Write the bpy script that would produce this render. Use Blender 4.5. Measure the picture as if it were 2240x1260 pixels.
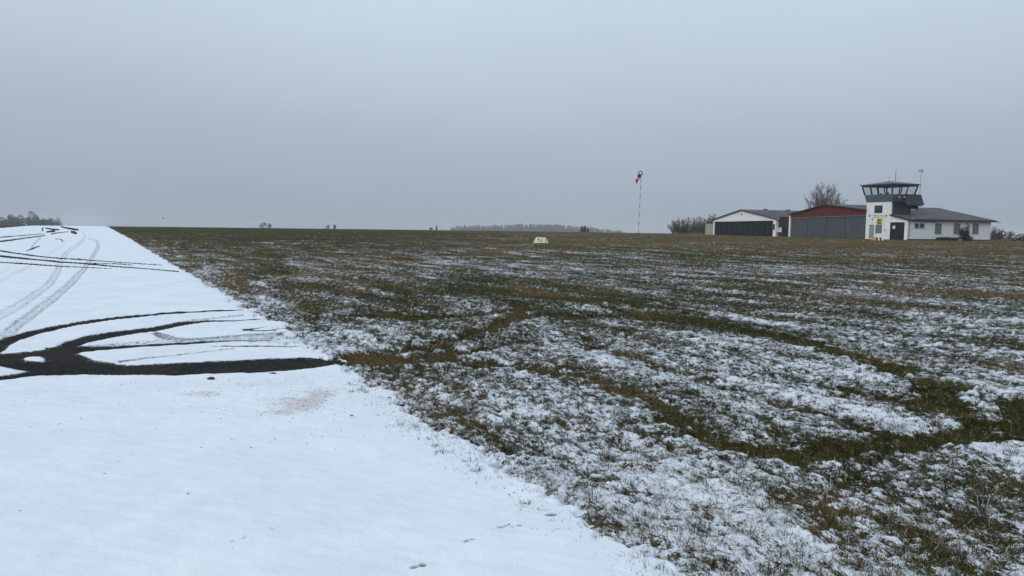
import bpy, math, random
import numpy as np
from mathutils import Matrix, Vector

for o in list(bpy.data.objects): bpy.data.objects.remove(o, do_unlink=True)
S = bpy.context.scene
COL = S.collection
rad = math.radians

# ------------------------------------------------------------------ camera
FPX, CX, CY = 1618.0, 1120.0, 630.0          # focal length and centre in photograph pixels (2240 wide)
PITCH, ROLL, EYE = rad(4.79), rad(0.79), 1.6
cp, sp_ = math.cos(PITCH), math.sin(PITCH)
FW = np.array([0, cp, -sp_]); R0 = np.array([1.0, 0, 0]); U0 = np.array([0, sp_, cp])
RT = R0*math.cos(ROLL) + U0*math.sin(ROLL)
UP = U0*math.cos(ROLL) - R0*math.sin(ROLL)
cam = bpy.data.cameras.new('camera'); camo = bpy.data.objects.new('camera', cam); COL.objects.link(camo)
cam.sensor_width = 36; cam.lens = 36*FPX/2240; cam.clip_end = 20000; cam.clip_start = 0.05
M = Matrix((tuple(RT)+(0,), tuple(UP)+(0,), tuple(-FW)+(0,), (0, 0, 0, 1))).transposed()
M.translation = Vector((0, 0, EYE)); camo.matrix_world = M
S.camera = camo

# ------------------------------------------------------------------ world: overcast sky
SUN_EL, SUN_AZ = rad(28), rad(-125)
w = bpy.data.worlds.new('World'); S.world = w; w.use_nodes = True
nt = w.node_tree; N = nt.nodes; L = nt.links; N.clear()
sky = N.new('ShaderNodeTexSky'); sky.sky_type = 'NISHITA'; sky.sun_disc = False
sky.sun_elevation = SUN_EL; sky.sun_rotation = SUN_AZ; sky.air_density = 1.5; sky.dust_density = 4
b1 = N.new('ShaderNodeBackground'); b1.inputs[1].default_value = 0.08; L.new(sky.outputs[0], b1.inputs[0])
tc = N.new('ShaderNodeTexCoord'); sx = N.new('ShaderNodeSeparateXYZ'); L.new(tc.outputs['Generated'], sx.inputs[0])
rp = N.new('ShaderNodeValToRGB'); L.new(sx.outputs['Z'], rp.inputs[0])
e = rp.color_ramp.elements
e[0].position = 0.0; e[0].color = (.360, .425, .512, 1)
e[1].position = 1.0; e[1].color = (.80, .90, 1.02, 1)
for p_, c_ in ((.05, (.382, .450, .543)), (.13, (.432, .510, .614)), (.26, (.575, .675, .795)), (.50, (.68, .78, .90))):
    q = e.new(p_); q.color = c_ + (1,)
nz = N.new('ShaderNodeTexNoise'); nz.inputs['Scale'].default_value = 1.6; nz.inputs['Detail'].default_value = 4; nz.inputs['Roughness'].default_value = .5
mp = N.new('ShaderNodeMapping'); mp.inputs['Scale'].default_value = (1, 1, 3.2); L.new(tc.outputs['Generated'], mp.inputs[0]); L.new(mp.outputs[0], nz.inputs['Vector'])
mr = N.new('ShaderNodeMapRange'); mr.inputs[1].default_value = .3; mr.inputs[2].default_value = .7; mr.inputs[3].default_value = .95; mr.inputs[4].default_value = 1.05
L.new(nz.outputs['Fac'], mr.inputs[0])
mx = N.new('ShaderNodeMath'); mx.operation = 'MULTIPLY_ADD'; mx.inputs[1].default_value = -.13; x2 = N.new('ShaderNodeMath'); x2.operation = 'MULTIPLY'; L.new(sx.outputs['X'], x2.inputs[0]); L.new(sx.outputs['X'], x2.inputs[1]); L.new(x2.outputs[0], mx.inputs[0]); L.new(mr.outputs[0], mx.inputs[2])
sc = N.new('ShaderNodeVectorMath'); sc.operation = 'SCALE'; L.new(rp.outputs[0], sc.inputs[0]); L.new(mx.outputs[0], sc.inputs['Scale'])
b2 = N.new('ShaderNodeBackground'); b2.inputs[1].default_value = 1.0; L.new(sc.outputs[0], b2.inputs[0])
mxs = N.new('ShaderNodeMixShader'); mxs.inputs[0].default_value = .95; L.new(b1.outputs[0], mxs.inputs[1]); L.new(b2.outputs[0], mxs.inputs[2])
wo = N.new('ShaderNodeOutputWorld'); L.new(mxs.outputs[0], wo.inputs[0])

sl = bpy.data.lights.new('sun', 'SUN'); sl.energy = 1.1; sl.angle = rad(40); sl.color = (1, .97, .93)
so = bpy.data.objects.new('sun', sl); COL.objects.link(so)
sd = Vector((math.sin(SUN_AZ)*math.cos(SUN_EL), math.cos(SUN_AZ)*math.cos(SUN_EL), math.sin(SUN_EL)))
so.rotation_euler = sd.to_track_quat('Z', 'Y').to_euler()
S.view_settings.view_transform = 'Standard'; S.view_settings.look = 'None'
S.view_settings.exposure = 0.0; S.view_settings.gamma = 1
S.render.engine = 'CYCLES'
S.cycles.volume_bounces = 1; S.cycles.max_bounces = 6

# ------------------------------------------------------------------ helpers: rays and noise
def ray(px, py):
    px = np.asarray(px, float); py = np.asarray(py, float)
    return FW + RT*((px-CX)/FPX)[..., None] + UP*((CY-py)/FPX)[..., None]
def ground_pt(px, py):
    d = ray(px, py); t = EYE/np.maximum(-d[..., 2], .0045)
    return np.stack([d[..., 0]*t, d[..., 1]*t], -1)
def at_depth(px, py, D):                      # point at horizontal forward distance D
    d = ray(px, py); t = D/d[1]
    return Vector((d[0]*t, D, EYE + d[2]*t))

def h2(ix, iy, seed):
    ix = ix.astype(np.int64); iy = iy.astype(np.int64)
    n = (ix*374761393 + iy*668265263 + seed*2246822519) & 0xffffffff
    n = ((n ^ (n >> 13))*1274126177) & 0xffffffff
    n = ((n ^ (n >> 16))*2654435761) & 0xffffffff
    return ((n ^ (n >> 15)) & 0xffff)/65535.0
def vn(x, y, seed=0):
    x0 = np.floor(x); y0 = np.floor(y); fx = x-x0; fy = y-y0
    fx = fx*fx*(3-2*fx); fy = fy*fy*(3-2*fy)
    a = h2(x0, y0, seed); b = h2(x0+1, y0, seed); c = h2(x0, y0+1, seed); d = h2(x0+1, y0+1, seed)
    return (a*(1-fx)+b*fx)*(1-fy)+(c*(1-fx)+d*fx)*fy
def fbm(x, y, cell, octs, seed=0, rough=.6):
    s = 0; a = 1; t = 0; q = 0
    ca, sa = .8, .6
    x = x/cell; y = y/cell
    for i in range(octs):
        s = s + a*(vn(x, y, seed+i*17)-.5); q += a*a; a *= rough
        x, y = (x*ca-y*sa)*2.03+11.3, (x*sa+y*ca)*2.03+5.7
    return s/math.sqrt(q)/.235                # about unit variance
def ss(a, b, x):
    t = np.clip((x-a)/(b-a), 0, 1); return t*t*(3-2*t)

def base_z(x, y):
    r = np.hypot(x, y)
    z = -5.8e-5*np.clip(r-200, 0, 150)**2
    z = z - .0174*np.clip(r-350, 0, 650)*1.0 - .0055*np.clip(r-1000, 0, None)
    return z
def gz(x, y): return float(base_z(np.array(float(x)), np.array(float(y))))

# ------------------------------------------------------------------ runway frame
VP = ray(200, 483); AZ = math.atan2(VP[0], VP[1])
RS = np.array([math.sin(AZ), math.cos(AZ)]); RN = np.array([math.cos(AZ), -math.sin(AZ)])   # along, across (to the right)
edge_px = np.array([(1540, 1260), (1330, 1150), (1180, 1068), (1060, 1000), (960, 925), (860, 865), (760, 800), (660, 742), (580, 690), (480, 637), (400, 590), (330, 550), (290, 525)])
epts = ground_pt(edge_px[:, 0], edge_px[:, 1])
es, et = epts@RS, epts@RN
o_ = np.argsort(es); es, et = es[o_], et[o_]
es = np.append(es, [200.0, 2000.0]); et = np.append(et, [3.5, 3.5])
LEFT_T = -13.9
def right_edge(s):
    return np.interp(s, es, et, right=float(et[-1])) 
def runway_d(x, y):                                       # >0 inside the runway (metres to its nearer edge)
    s = x*RS[0]+y*RS[1]; t = x*RN[0]+y*RN[1]
    e1 = right_edge(s) - t + .045*fbm(x, y, .9, 3, 91) + (.045*fbm(x, y, .30, 2, 95) + .045*fbm(x, y, .10, 3, 93))*ss(30, 14, np.hypot(x, y))
    e2 = t - LEFT_T + .12*fbm(x, y, 1.0, 2, 92)
    return np.minimum(e1, e2)

# ------------------------------------------------------------------ tracks traced where they lie on the ground
def stroke(pts, wscale=1.0):                               # centre line with image thickness -> outline polygon on the ground
    p = np.array([(a, b) for a, b, _ in pts], float); wd = np.array([c for _, _, c in pts], float)*wscale
    k = np.linspace(0, len(p)-1, (len(p)-1)*6+1); i = np.arange(len(p))
    def cr(v):                                             # Catmull-Rom
        out = []
        for q in k:
            j = min(int(q), len(v)-2); f = q-j
            p0, p1, p2, p3 = v[max(j-1, 0)], v[j], v[j+1], v[min(j+2, len(v)-1)]
            out.append(.5*((2*p1)+(-p0+p2)*f+(2*p0-5*p1+4*p2-p3)*f*f+(-p0+3*p1-3*p2+p3)*f**3))
        return np.array(out)
    P = cr(p); Wd = np.maximum(cr(wd), .5)
    T = np.gradient(P, axis=0); T /= np.linalg.norm(T, axis=1)[:, None]
    Nn = np.stack([-T[:, 1], T[:, 0]], 1)
    A = P+Nn*Wd[:, None]/2; B = P-Nn*Wd[:, None]/2
    Q = np.concatenate([A, B[::-1]])
    return ground_pt(Q[:, 0], Q[:, 1])
def polygon(pts):
    p = np.array(pts, float); return ground_pt(p[:, 0], p[:, 1])
def poly_sd(P, x, y, reach=1.5):                           # signed distance in metres, >0 inside
    out = np.full(x.shape, -9.0)
    lo = P.min(0)-reach; hi = P.max(0)+reach
    m = np.nonzero((x > lo[0]) & (x < hi[0]) & (y > lo[1]) & (y < hi[1]))[0]
    if len(m) == 0: return out
    X = x[m]; Y = y[m]; d = np.full(len(m), 1e9); ins = np.zeros(len(m), bool)
    for k in range(len(P)):
        ax, ay = P[k]; bx, by = P[(k+1) % len(P)]
        ex, ey = bx-ax, by-ay; l2 = ex*ex+ey*ey+1e-12
        t = np.clip(((X-ax)*ex+(Y-ay)*ey)/l2, 0, 1)
        d = np.minimum(d, (X-ax-t*ex)**2+(Y-ay-t*ey)**2)
        if ey != 0:
            c = ((ay > Y) != (by > Y)) & (X < ex*(Y-ay)/ey+ax); ins ^= c
    d = np.sqrt(d); out[m] = np.where(ins, d, -d); return out
def c1(l): return [(x/2.489, 640+y/2.489, t/2.489) for x, y, t in l]
def c2(l): return [(x/3.315, 480+y/3.315, (t*1.15+1.6)/3.315) for x, y, t in l]
def c3(l): return [(700+x/3.707, 540+y/3.707, t/3.707) for x, y, t in l]
DARK = [stroke(c1(l)) for l in (
    [(-60, 320, 80), (0, 298, 74), (60, 262, 48), (200, 222, 26), (340, 192, 22), (500, 165, 19), (700, 140, 15), (900, 120, 12), (1100, 107, 9), (1330, 97, 5)],
    [(-60, 352, 20), (100, 345, 20), (280, 322, 30), (380, 288, 40), (500, 255, 38), (650, 228, 28), (800, 208, 24), (900, 192, 26), (1000, 172, 22), (1100, 163, 12), (1250, 158, 9), (1420, 150, 4)],
    [(250, 335, 60), (400, 318, 44), (600, 304, 26), (800, 291, 20), (1000, 279, 17), (1200, 272, 13), (1400, 265, 8), (1550, 262, 4)],
    [(-60, 477, 26), (60, 466, 30), (150, 450, 36), (300, 425, 75), (500, 416, 80), (700, 429, 62), (900, 425, 70), (1100, 419, 76), (1300, 411, 76), (1500, 405, 78), (1650, 397, 66), (1740, 392, 52), (1810, 388, 34), (1870, 384, 18), (1930, 376, 8)],
    [(1150, 299, 4), (1350, 300, 8), (1500, 300, 6), (1700, 297, 3)],
    [(1320, 212, 14), (1370, 205, 9), (1420, 200, 5), (1460, 192, 3)], [(1330, 213, 8), (1430, 216, 8), (1520, 210, 4)],
    )]
DARK.append(polygon([(x/2.489, 640+y/2.489) for x, y in ((-60, 340), (100, 345), (280, 318), (430, 340), (500, 368), (560, 400), (400, 440), (200, 440), (150, 433), (0, 408), (-60, 400))]))
DARK += [stroke(c2(l)) for l in (
    [(-40, 222, 9), (0, 228, 9), (200, 262, 7), (430, 285, 6), (640, 296, 5), (860, 312, 4), (1190, 332, 3)],
    [(-40, 265, 13), (0, 270, 13), (150, 285, 10), (430, 310, 8), (640, 325, 8), (860, 345, 7), (1060, 360, 6), (1300, 380, 5)],
    [(-40, 312, 7), (0, 315, 7), (200, 328, 6), (430, 342, 5), (640, 350, 4), (810, 358, 3)],
    [(640, 318, 3), (860, 325, 4), (970, 333, 2)],
    [(-40, 166, 9), (0, 160, 9), (100, 148, 7), (200, 133, 6), (330, 117, 4)], [(-40, 136, 5), (0, 130, 5), (100, 122, 4), (170, 116, 3), (330, 105, 2)],
    [(190, 230, 3), (240, 212, 8), (290, 195, 5)],
    [(318, 60, 6), (306, 72, 7), (312, 88, 7)], [(330, 62, 7), (380, 72, 8), (430, 75, 9)], [(335, 92, 8), (400, 84, 14)],
    [(370, 107, 6), (430, 97, 4), (500, 90, 3)], [(440, 50, 7), (470, 60, 8), (540, 72, 12), (572, 77, 6)], [(512, 88, 10), (535, 94, 18), (560, 104, 6)],
    [(400, 143, 2), (440, 145, 4), (457, 162, 7)])]
# prints in the near snow
def ell(cx, cy, a, b, rot=0):
    return polygon([(cx+a*math.cos(k*.5236)*math.cos(rot)-b*math.sin(k*.5236)*math.sin(rot), cy+a*math.cos(k*.5236)*math.sin(rot)+b*math.sin(k*.5236)*math.cos(rot)) for k in range(12)])
PRINTS = [ell(*q) for q in ((1206, 1134, 13, 3.2, -.1), (1098, 1161, 9, 2.2, -.2), (1107, 1158, 4, 1.8, -.3), (1123, 1161, 5, 2.2), (1137, 1159, 6, 1.5), (1021, 1193, 6, 2.3, -.4), (1034, 1190, 5, 1.6), (907, 1250, 10, 3, -.25), (925, 1245, 8, 4, -.15),
    (1150, 1108, 4, 1.2), (1178, 1120, 3, 1), (940, 962, 3, 1.4), (1426, 1221, 4, 1.3), (1084, 1003, 11, 1.5, -.1), (510, 1196, 5, 1.5, -.5), (535, 1188, 6, 1.5, -.4), (598, 1168, 6, 1.5, .4))]
ISLANDS = [polygon([(x/2.489, 640+y/2.489) for x, y in ((128, 366), (160, 358), (225, 358), (244, 370), (235, 382), (180, 381), (140, 376))])]
FAINT = [(stroke(c2(l)), k) for l, k in (
    ([(620, 128, 18), (560, 190, 22), (480, 250, 28), (435, 330, 40), (410, 400, 50), (350, 480, 50), (260, 550, 50), (150, 625, 56), (0, 705, 62), (-80, 745, 64)], .55),
    ([(640, 140, 10), (695, 155, 16), (712, 200, 24), (680, 260, 28), (640, 320, 32), (580, 400, 40), (490, 490, 46), (400, 570, 52), (280, 660, 60), (180, 740, 66), (90, 810, 70), (10, 880, 70)], .62),
    ([(470, 150, 10), (475, 165, 18), (440, 200, 18), (380, 240, 16), (345, 270, 12)], .4),
    ([(225, 345, 20), (100, 400, 26), (0, 462, 30), (-60, 490, 30)], .4), ([(90, 345, 14), (0, 405, 14), (-40, 430, 14)], .4),
    ([(570, 78, 6), (605, 95, 8), (622, 128, 12)], .5), ([(300, 130, 14), (265, 160, 14), (225, 210, 10)], .62), ([(165, 70, 10), (140, 95, 12)], .5),
    )]
FAINT += [(stroke(c1(l)), k) for l, k in (
    ([(835, 222, 22), (870, 238, 34), (960, 256, 22), (1030, 260, 14), (1150, 252, 12), (1400, 237, 14), (1550, 232, 20)], .85),
    ([(640, 385, 14), (900, 352, 7), (1200, 320, 6), (1290, 312, 5)], .8), ([(1000, 166, 16), (1150, 146, 10), (1330, 130, 12)], .75),
    ([(460, 298, 10), (700, 280, 14), (900, 268, 18), (1250, 258, 16), (1500, 250, 16)], .68), ([(1350, 270, 30), (1550, 262, 40), (1700, 268, 30)], .6),
    ([(1780, 388, 20), (1850, 392, 26), (1920, 385, 20)], .8))]
MUD = [(stroke(l), k) for l, k in (
    (c3([(-30, 952, 40), (80, 938, 56), (200, 925, 70), (400, 892, 80), (600, 858, 60), (800, 812, 46), (1000, 780, 44), (1150, 745, 48), (1300, 690, 50), (1430, 640, 60), (1550, 590, 84), (1620, 540, 110), (1560, 480, 110)]), 1.0),
    (c3([(500, 910, 50), (700, 895, 50), (900, 880, 44), (1100, 852, 50), (1300, 822, 40), (1500, 782, 30), (1620, 775, 26)]), .9),
    (c3([(700, 900, 20), (1000, 905, 22), (1200, 935, 32), (1400, 960, 35), (1600, 985, 37), (1800, 1000, 37), (2000, 1030, 38), (2224, 1090, 40)]), 1.0),
    ([(1290, 831, 9), (1380, 852, 13), (1440, 885, 17), (1500, 918, 22), (1560, 950, 24), (1640, 975, 26), (1750, 985, 24), (1880, 978, 24), (1980, 960, 30), (2080, 945, 42), (2160, 925, 56), (2280, 900, 72)], .9),
    ([(1150, 690, 8), (1270, 692, 10), (1400, 690, 9), (1500, 697, 11), (1620, 715, 13)], .38),
    ([(1600, 712, 10), (1720, 735, 16), (1820, 760, 20), (1900, 785, 26), (1980, 815, 36)], .6), ([(1900, 783, 26), (1980, 815, 40), (2050, 850, 54), (2110, 885, 68), (2180, 905, 78), (2280, 915, 84)], .8),
    ([(740, 683, 5), (800, 688, 8), (900, 692, 8), (1000, 690, 9), (1050, 687, 10), (1110, 680, 14)], .6),
    ([(1640, 850, 10), (1750, 878, 12), (1830, 908, 14), (1910, 940, 18), (1980, 950, 20)], .7),
    ([(1850, 850, 8), (1950, 868, 10), (2050, 890, 14)], .6),
    ([(1740, 1000, 20), (1780, 1030, 18), (1850, 1045, 14)], .6), ([(1840, 1010, 16), (1870, 1045, 20), (1830, 1050, 10)], .5),
    ([(1900, 1125, 14), (1990, 1160, 16), (2060, 1200, 14)], .5), ([(1640, 1045, 12), (1760, 1085, 14), (1820, 1130, 12)], .4),
    ([(1960, 1200, 16), (2050, 1215, 18), (2100, 1240, 14)], .45), ([(2180, 1060, 20), (2260, 1085, 22)], .6), ([(1380, 925, 10), (1450, 950, 16), (1480, 985, 12)], .6),
    ([(2080, 990, 10), (2160, 1020, 12), (2250, 1035, 14)], .4), ([(1770, 1160, 10), (1830, 1200, 12), (1900, 1235, 10)], .35),
    ([(2090, 1140, 14), (2160, 1170, 16), (2180, 1200, 10)], .4), ([(1650, 905, 8), (1700, 925, 10), (1740, 935, 8)], .4),
    ([(1100, 640, 8), (1250, 655, 12), (1420, 665, 10)], .4), ([(1300, 760, 10), (1420, 790, 12), (1600, 840, 10)], .35),
    )]

BANKS = [ell(2022, 818, 20, 6), ell(2148, 884, 26, 8, .3), ell(2168, 914, 24, 7, .25), ell(2195, 835, 70, 14, .15), ell(1085, 742, 28, 5), ell(1000, 750, 16, 3.5), ell(905, 770, 22, 3.5, -.1), ell(1735, 925, 24, 5, .3)]
def mud_val(x, y):
    out = np.zeros(x.shape)
    wob = .085*fbm(x, y, .22, 4, 55); brk = .12*fbm(x, y, .9, 2, 57)
    for P, k in MUD:
        d = poly_sd(P, x, y, .6)
        out = np.maximum(out, np.clip(k*1.1+.7*brk, 0, 1.1)*ss(-.14, .14, d+wob))
    for P in BANKS: out = out*(1-ss(-.10, .03, poly_sd(P, x, y, .4)+wob*.6))
    return out
SOIL = [(P, k) for (P, k) in MUD[:4]]
def soil_val(x, y):
    out = np.zeros(x.shape); wob = .05*fbm(x, y, .2, 3, 59)
    for i, (P, k) in enumerate(SOIL):
        d = poly_sd(P, x, y, .5); f = (1, .9, 1, .75)[i]
        if i == 3: f = f*ss(3.2, 2.0, x)                  # the rut greens over towards the right
        out = np.maximum(out, f*ss(-.02, .10, d+wob))
    return out
def snow_val(x, y, mud):                    # >0 snow, <0 bare; about unit variance
    r = np.hypot(x, y); lr = np.log(np.maximum(r, 1))
    cov = np.interp(lr, np.log([3, 6, 9, 13, 18, 24, 32, 45, 60, 90, 130, 200]), [.72, .56, .40, .27, .17, .14, .10, -.02, -.18, -.32, -.42, -.48])
    az = np.degrees(np.arctan2(x, y))
    # the sheltered greener stretch in the middle and the whiter one along the runway
    C1 = ground_pt(1150, 620); cov = cov - .20*np.exp(-(((x-C1[0])/5.0)**2+((y-C1[1])/6.5)**2))
    e = -runway_d(x, y)
    cov = cov + .20*np.exp(-np.clip(e, 0, 99)/.8) + .10*np.exp(-np.clip(e, 0, 99)/5)*ss(50, 14, r)
    cov = cov - .10*ss(40, 90, r)*ss(4, -24, az)
    # everything runs with the mowing direction, along the runway
    u = x*RS[0]+y*RS[1]; v = x*RN[0]+y*RN[1]
    cov = cov + .07*fbm(x, y, 9.0, 3, 7) + .20*fbm(u/3.2, v, .75, 3, 23) + .12*fbm(u/12, v, .4, 3, 31) + .08*fbm(x/4, y, 1.5, 3, 37)*ss(10, 25, r)
    n = .36*fbm(u/2.4, v, .20, 3, 3, .75) + .92*fbm(u/1.5, v, .055, 3, 5, .85)
    return n + (np.clip(cov, -1.0, 1.2)-.5)*2.9 - mud*3.5
def brown_val(x, y, mud):
    r = np.hypot(x, y); az = np.degrees(np.arctan2(x, y))
    b = .50 + .13*fbm(x, y, 6.0, 3, 41) + .24*fbm((x*RS[0]+y*RS[1])/3, x*RN[0]+y*RN[1], .5, 3, 43)
    b = b + .34*ss(35, 75, r)*ss(-10, 6, az) - .30*ss(45, 90, r)*ss(2, -12, az) + .35*ss(160, 205, r)*ss(4, -6, az)*.4
    C1 = ground_pt(1150, 640); b = b - .30*np.exp(-(((x-C1[0])/5)**2+((y-C1[1])/7)**2))
    P = ground_pt(900, 780); b = b + .28*mud*np.exp(-(((x-P[0])/2.6)**2+((y-P[1])/1.6)**2))
    b = b + .16*fbm(np.log(np.maximum(r, 1))*30, az/9, 1.0, 3, 47)*ss(30, 60, r)
    e = -runway_d(x, y); b = b + .12*np.exp(-np.clip(e, 0, 99)/3.0)
    return np.clip(b, 0, 1)

# ------------------------------------------------------------------ materials
def mat(name, col=(.5, .5, .5), rough=.8, metal=0, noise=None, spec=.3, bump=None):
    m = bpy.data.materials.new(name); m.use_nodes = True; t = m.node_tree
    b = t.nodes['Principled BSDF']; b.inputs['Roughness'].default_value = rough; b.inputs['Metallic'].default_value = metal
    b.inputs['Specular IOR Level'].default_value = spec; b.inputs['Base Color'].default_value = tuple(col)+(1,)
    if noise:
        sc_, col2, lo, hi = noise[:4]; stretch = noise[4] if len(noise) > 4 else (1, 1, 1)
        c = t.nodes.new('ShaderNodeTexCoord'); g = t.nodes.new('ShaderNodeMapping'); g.inputs['Scale'].default_value = stretch
        n = t.nodes.new('ShaderNodeTexNoise'); n.inputs['Scale'].default_value = sc_; n.inputs['Detail'].default_value = 5
        t.links.new(c.outputs['Object'], g.inputs[0]); t.links.new(g.outputs[0], n.inputs['Vector'])
        q = t.nodes.new('ShaderNodeMapRange'); q.inputs[1].default_value = lo; q.inputs[2].default_value = hi
        t.links.new(n.outputs['Fac'], q.inputs[0])
        x = t.nodes.new('ShaderNodeMix'); x.data_type = 'RGBA'; x.inputs[6].default_value = tuple(col)+(1,); x.inputs[7].default_value = tuple(col2)+(1,)
        t.links.new(q.outputs[0], x.inputs[0]); t.links.new(x.outputs[2], b.inputs['Base Color'])
    return m
class NT:
    def __init__(s, m): s.t = m.node_tree; s.b = s.t.nodes['Principled BSDF']
    def n(s, ty, **k):
        q = s.t.nodes.new(ty)
        for a, v in k.items(): setattr(q, a, v)
        return q
    def l(s, a, b): s.t.links.new(a, b)
    def attr(s, name): q = s.n('ShaderNodeAttribute'); q.attribute_name = name; return q.outputs['Fac']
    def noise(s, scale, detail=4, rough=.6, vec=None):
        q = s.n('ShaderNodeTexNoise'); q.inputs['Scale'].default_value = scale; q.inputs['Detail'].default_value = detail; q.inputs['Roughness'].default_value = rough
        if vec is None:
            if not hasattr(s, 'tc'): s.tc = s.n('ShaderNodeTexCoord').outputs['Object']
            vec = s.tc
        s.l(vec, q.inputs['Vector']); return q.outputs['Fac']
    def rng(s, v, a, b, c=0, d=1, smooth=True):
        q = s.n('ShaderNodeMapRange'); q.interpolation_type = 'SMOOTHSTEP' if smooth else 'LINEAR'
        s.l(v, q.inputs[0])
        for i, z in zip((1, 2, 3, 4), (a, b, c, d)): q.inputs[i].default_value = z
        return q.outputs[0]
    def math(s, op, a, b=None, c=None):
        q = s.n('ShaderNodeMath'); q.operation = op
        for i, z in enumerate((a, b, c)):
            if z is None: continue
            if isinstance(z, (int, float)): q.inputs[i].default_value = z
            else: s.l(z, q.inputs[i])
        return q.outputs[0]
    def mix(s, f, a, b):
        q = s.n('ShaderNodeMix'); q.data_type = 'RGBA'
        for i, z in ((0, f), (6, a), (7, b)):
            if isinstance(z, (int, float)): q.inputs[i].default_value = z
            elif isinstance(z, tuple): q.inputs[i].default_value = z+(1,)
            else: s.l(z, q.inputs[i])
        return q.outputs[2]
    def bump(s, h, strength, dist):
        q = s.n('ShaderNodeBump'); q.inputs['Strength'].default_value = strength; q.inputs['Distance'].default_value = dist
        s.l(h, q.inputs['Height']); s.l(q.outputs[0], s.b.inputs['Normal'])
SNOW = (.755, .805, .86)
# field
m_field = mat('snow_flecked_grass'); k = NT(m_field)
v = k.attr('snow'); br = k.attr('brown'); md = k.attr('mud')
k.tc = k.n('ShaderNodeTexCoord').outputs['Object']
mA = k.n('ShaderNodeMapping'); mA.inputs['Rotation'].default_value = (0, 0, AZ); k.l(k.tc, mA.inputs[0])
mB = k.n('ShaderNodeMapping'); mB.inputs['Scale'].default_value = (1, .5, 1); k.l(mA.outputs[0], mB.inputs[0]); k.tc = mB.outputs[0]
fine = k.noise(42, 4, .7); fine2 = k.noise(150, 3, .7); mid = k.noise(13, 5, .68)
vv = k.math('ADD', v, k.math('MULTIPLY_ADD', fine, 9.0, -4.5)); vv = k.math('ADD', vv, k.math('MULTIPLY_ADD', mid, 3.0, -1.5)); vv = k.math('ADD', vv, k.math('MULTIPLY_ADD', fine2, 11.0, -5.5))
sm = k.rng(vv, -.45, .65)
g1 = k.mix(k.rng(mid, .35, .65), (.020, .025, .008), (.066, .062, .024))
g2 = k.mix(k.rng(fine, .35, .65), (.060, .038, .013), (.165, .120, .052))
gc = k.mix(k.rng(k.math('MULTIPLY_ADD', k.math('SUBTRACT', fine2, .5), 1.2, br), .25, .75), g1, g2)
gc = k.mix(k.math('MULTIPLY', k.rng(fine2, .50, .64), .75), gc, (.012, .011, .007))
gc = k.mix(k.math('MULTIPLY', k.attr('soil'), k.rng(mid, .36, .56, .25, .95)), gc, k.mix(k.rng(fine, .4, .6), (.026, .019, .011), (.125, .092, .056)))
k.l(k.mix(sm, gc, k.mix(k.rng(mid, .3, .7), (.66, .71, .77), SNOW)), k.b.inputs['Base Color'])
k.bump(k.math('MULTIPLY_ADD', sm, .5, fine), .8, .02)
k.b.inputs['Roughness'].default_value = 1; k.b.inputs['Specular IOR Level'].default_value = .02
# runway: asphalt under snow
m_run = mat('snow_on_asphalt'); k = NT(m_run)
dk = k.attr('dark'); ft = k.attr('faint'); dirt = k.attr('dirt')
n1 = k.noise(11, 5, .7); n2 = k.noise(70, 3, .7); n3 = k.noise(1.1, 4, .6); n4 = k.noise(26, 3, .65)
edge = k.math('ADD', dk, k.math('MULTIPLY_ADD', n1, .018, -.009)); edge = k.math('ADD', edge, k.math('MULTIPLY_ADD', n2, .035, -.0175))
bare = k.rng(edge, -.016, .016)
fa = k.rng(k.math('MULTIPLY_ADD', n4, 1.9, k.math('MULTIPLY_ADD', n1, 1.3, ft)), 1.95, 2.75, 0, .85)
fa = k.math('MULTIPLY', fa, k.rng(ft, .03, .2))
slush = k.math('MULTIPLY', k.rng(n4, .50, .64), k.rng(dk, .07, .0, .03, .35))
bare = k.math('MAXIMUM', k.math('SUBTRACT', bare, slush), fa)
asp = k.mix(k.rng(n2, .38, .62), (.006, .006, .007), (.026, .026, .028)); asp = k.mix(k.rng(n3, .38, .60, 0, .75), asp, k.mix(n4, (.016, .014, .010), (.042, .039, .032)))
mR = k.n('ShaderNodeMapping'); mR.inputs['Rotation'].default_value = (0, 0, .35); k.l(k.tc, mR.inputs[0])
mS = k.n('ShaderNodeMapping'); mS.inputs['Scale'].default_value = (.35, 1.6, 1); k.l(mR.outputs[0], mS.inputs[0])
rip = k.noise(9, 4, .6, mS.outputs[0])
snw = k.mix(k.rng(k.math('ADD', n3, k.math('MULTIPLY_ADD', rip, .8, -.4)), .3, .7), (.695, .757, .83), (.765, .82, .875))
sp = k.n('ShaderNodeTexVoronoi'); sp.inputs['Scale'].default_value = 30; sp.inputs['Randomness'].default_value = 1; k.l(k.tc, sp.inputs['Vector'])
sepc = k.n('ShaderNodeSeparateColor'); k.l(sp.outputs['Color'], sepc.inputs[0])
pick = k.math('LESS_THAN', sepc.outputs[0], k.math('MULTIPLY', dirt, k.rng(n1, .3, .6, .35, 1.0)))
spk = k.math('MULTIPLY', pick, k.rng(sp.outputs['Distance'], .30, .16))
snw = k.mix(k.math('MULTIPLY', k.rng(k.math('MULTIPLY', dirt, n4), .10, .6), .45), snw, (.40, .31, .25))
snw = k.mix(spk, snw, (.060, .034, .022)); snw = k.mix(k.math('MULTIPLY', k.attr('print'), k.rng(n4, .30, .50, .5, 1)), snw, (.06, .06, .065))
k.l(k.mix(bare, snw, asp), k.b.inputs['Base Color'])
k.b.inputs['Roughness'].default_value = .9; k.b.inputs['Specular IOR Level'].default_value = .03
k.bump(k.math('MULTIPLY_ADD', n2, .45, k.math('MULTIPLY_ADD', n4, .5, k.math('MULTIPLY_ADD', rip, .7, n1))), .55, .012)

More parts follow.
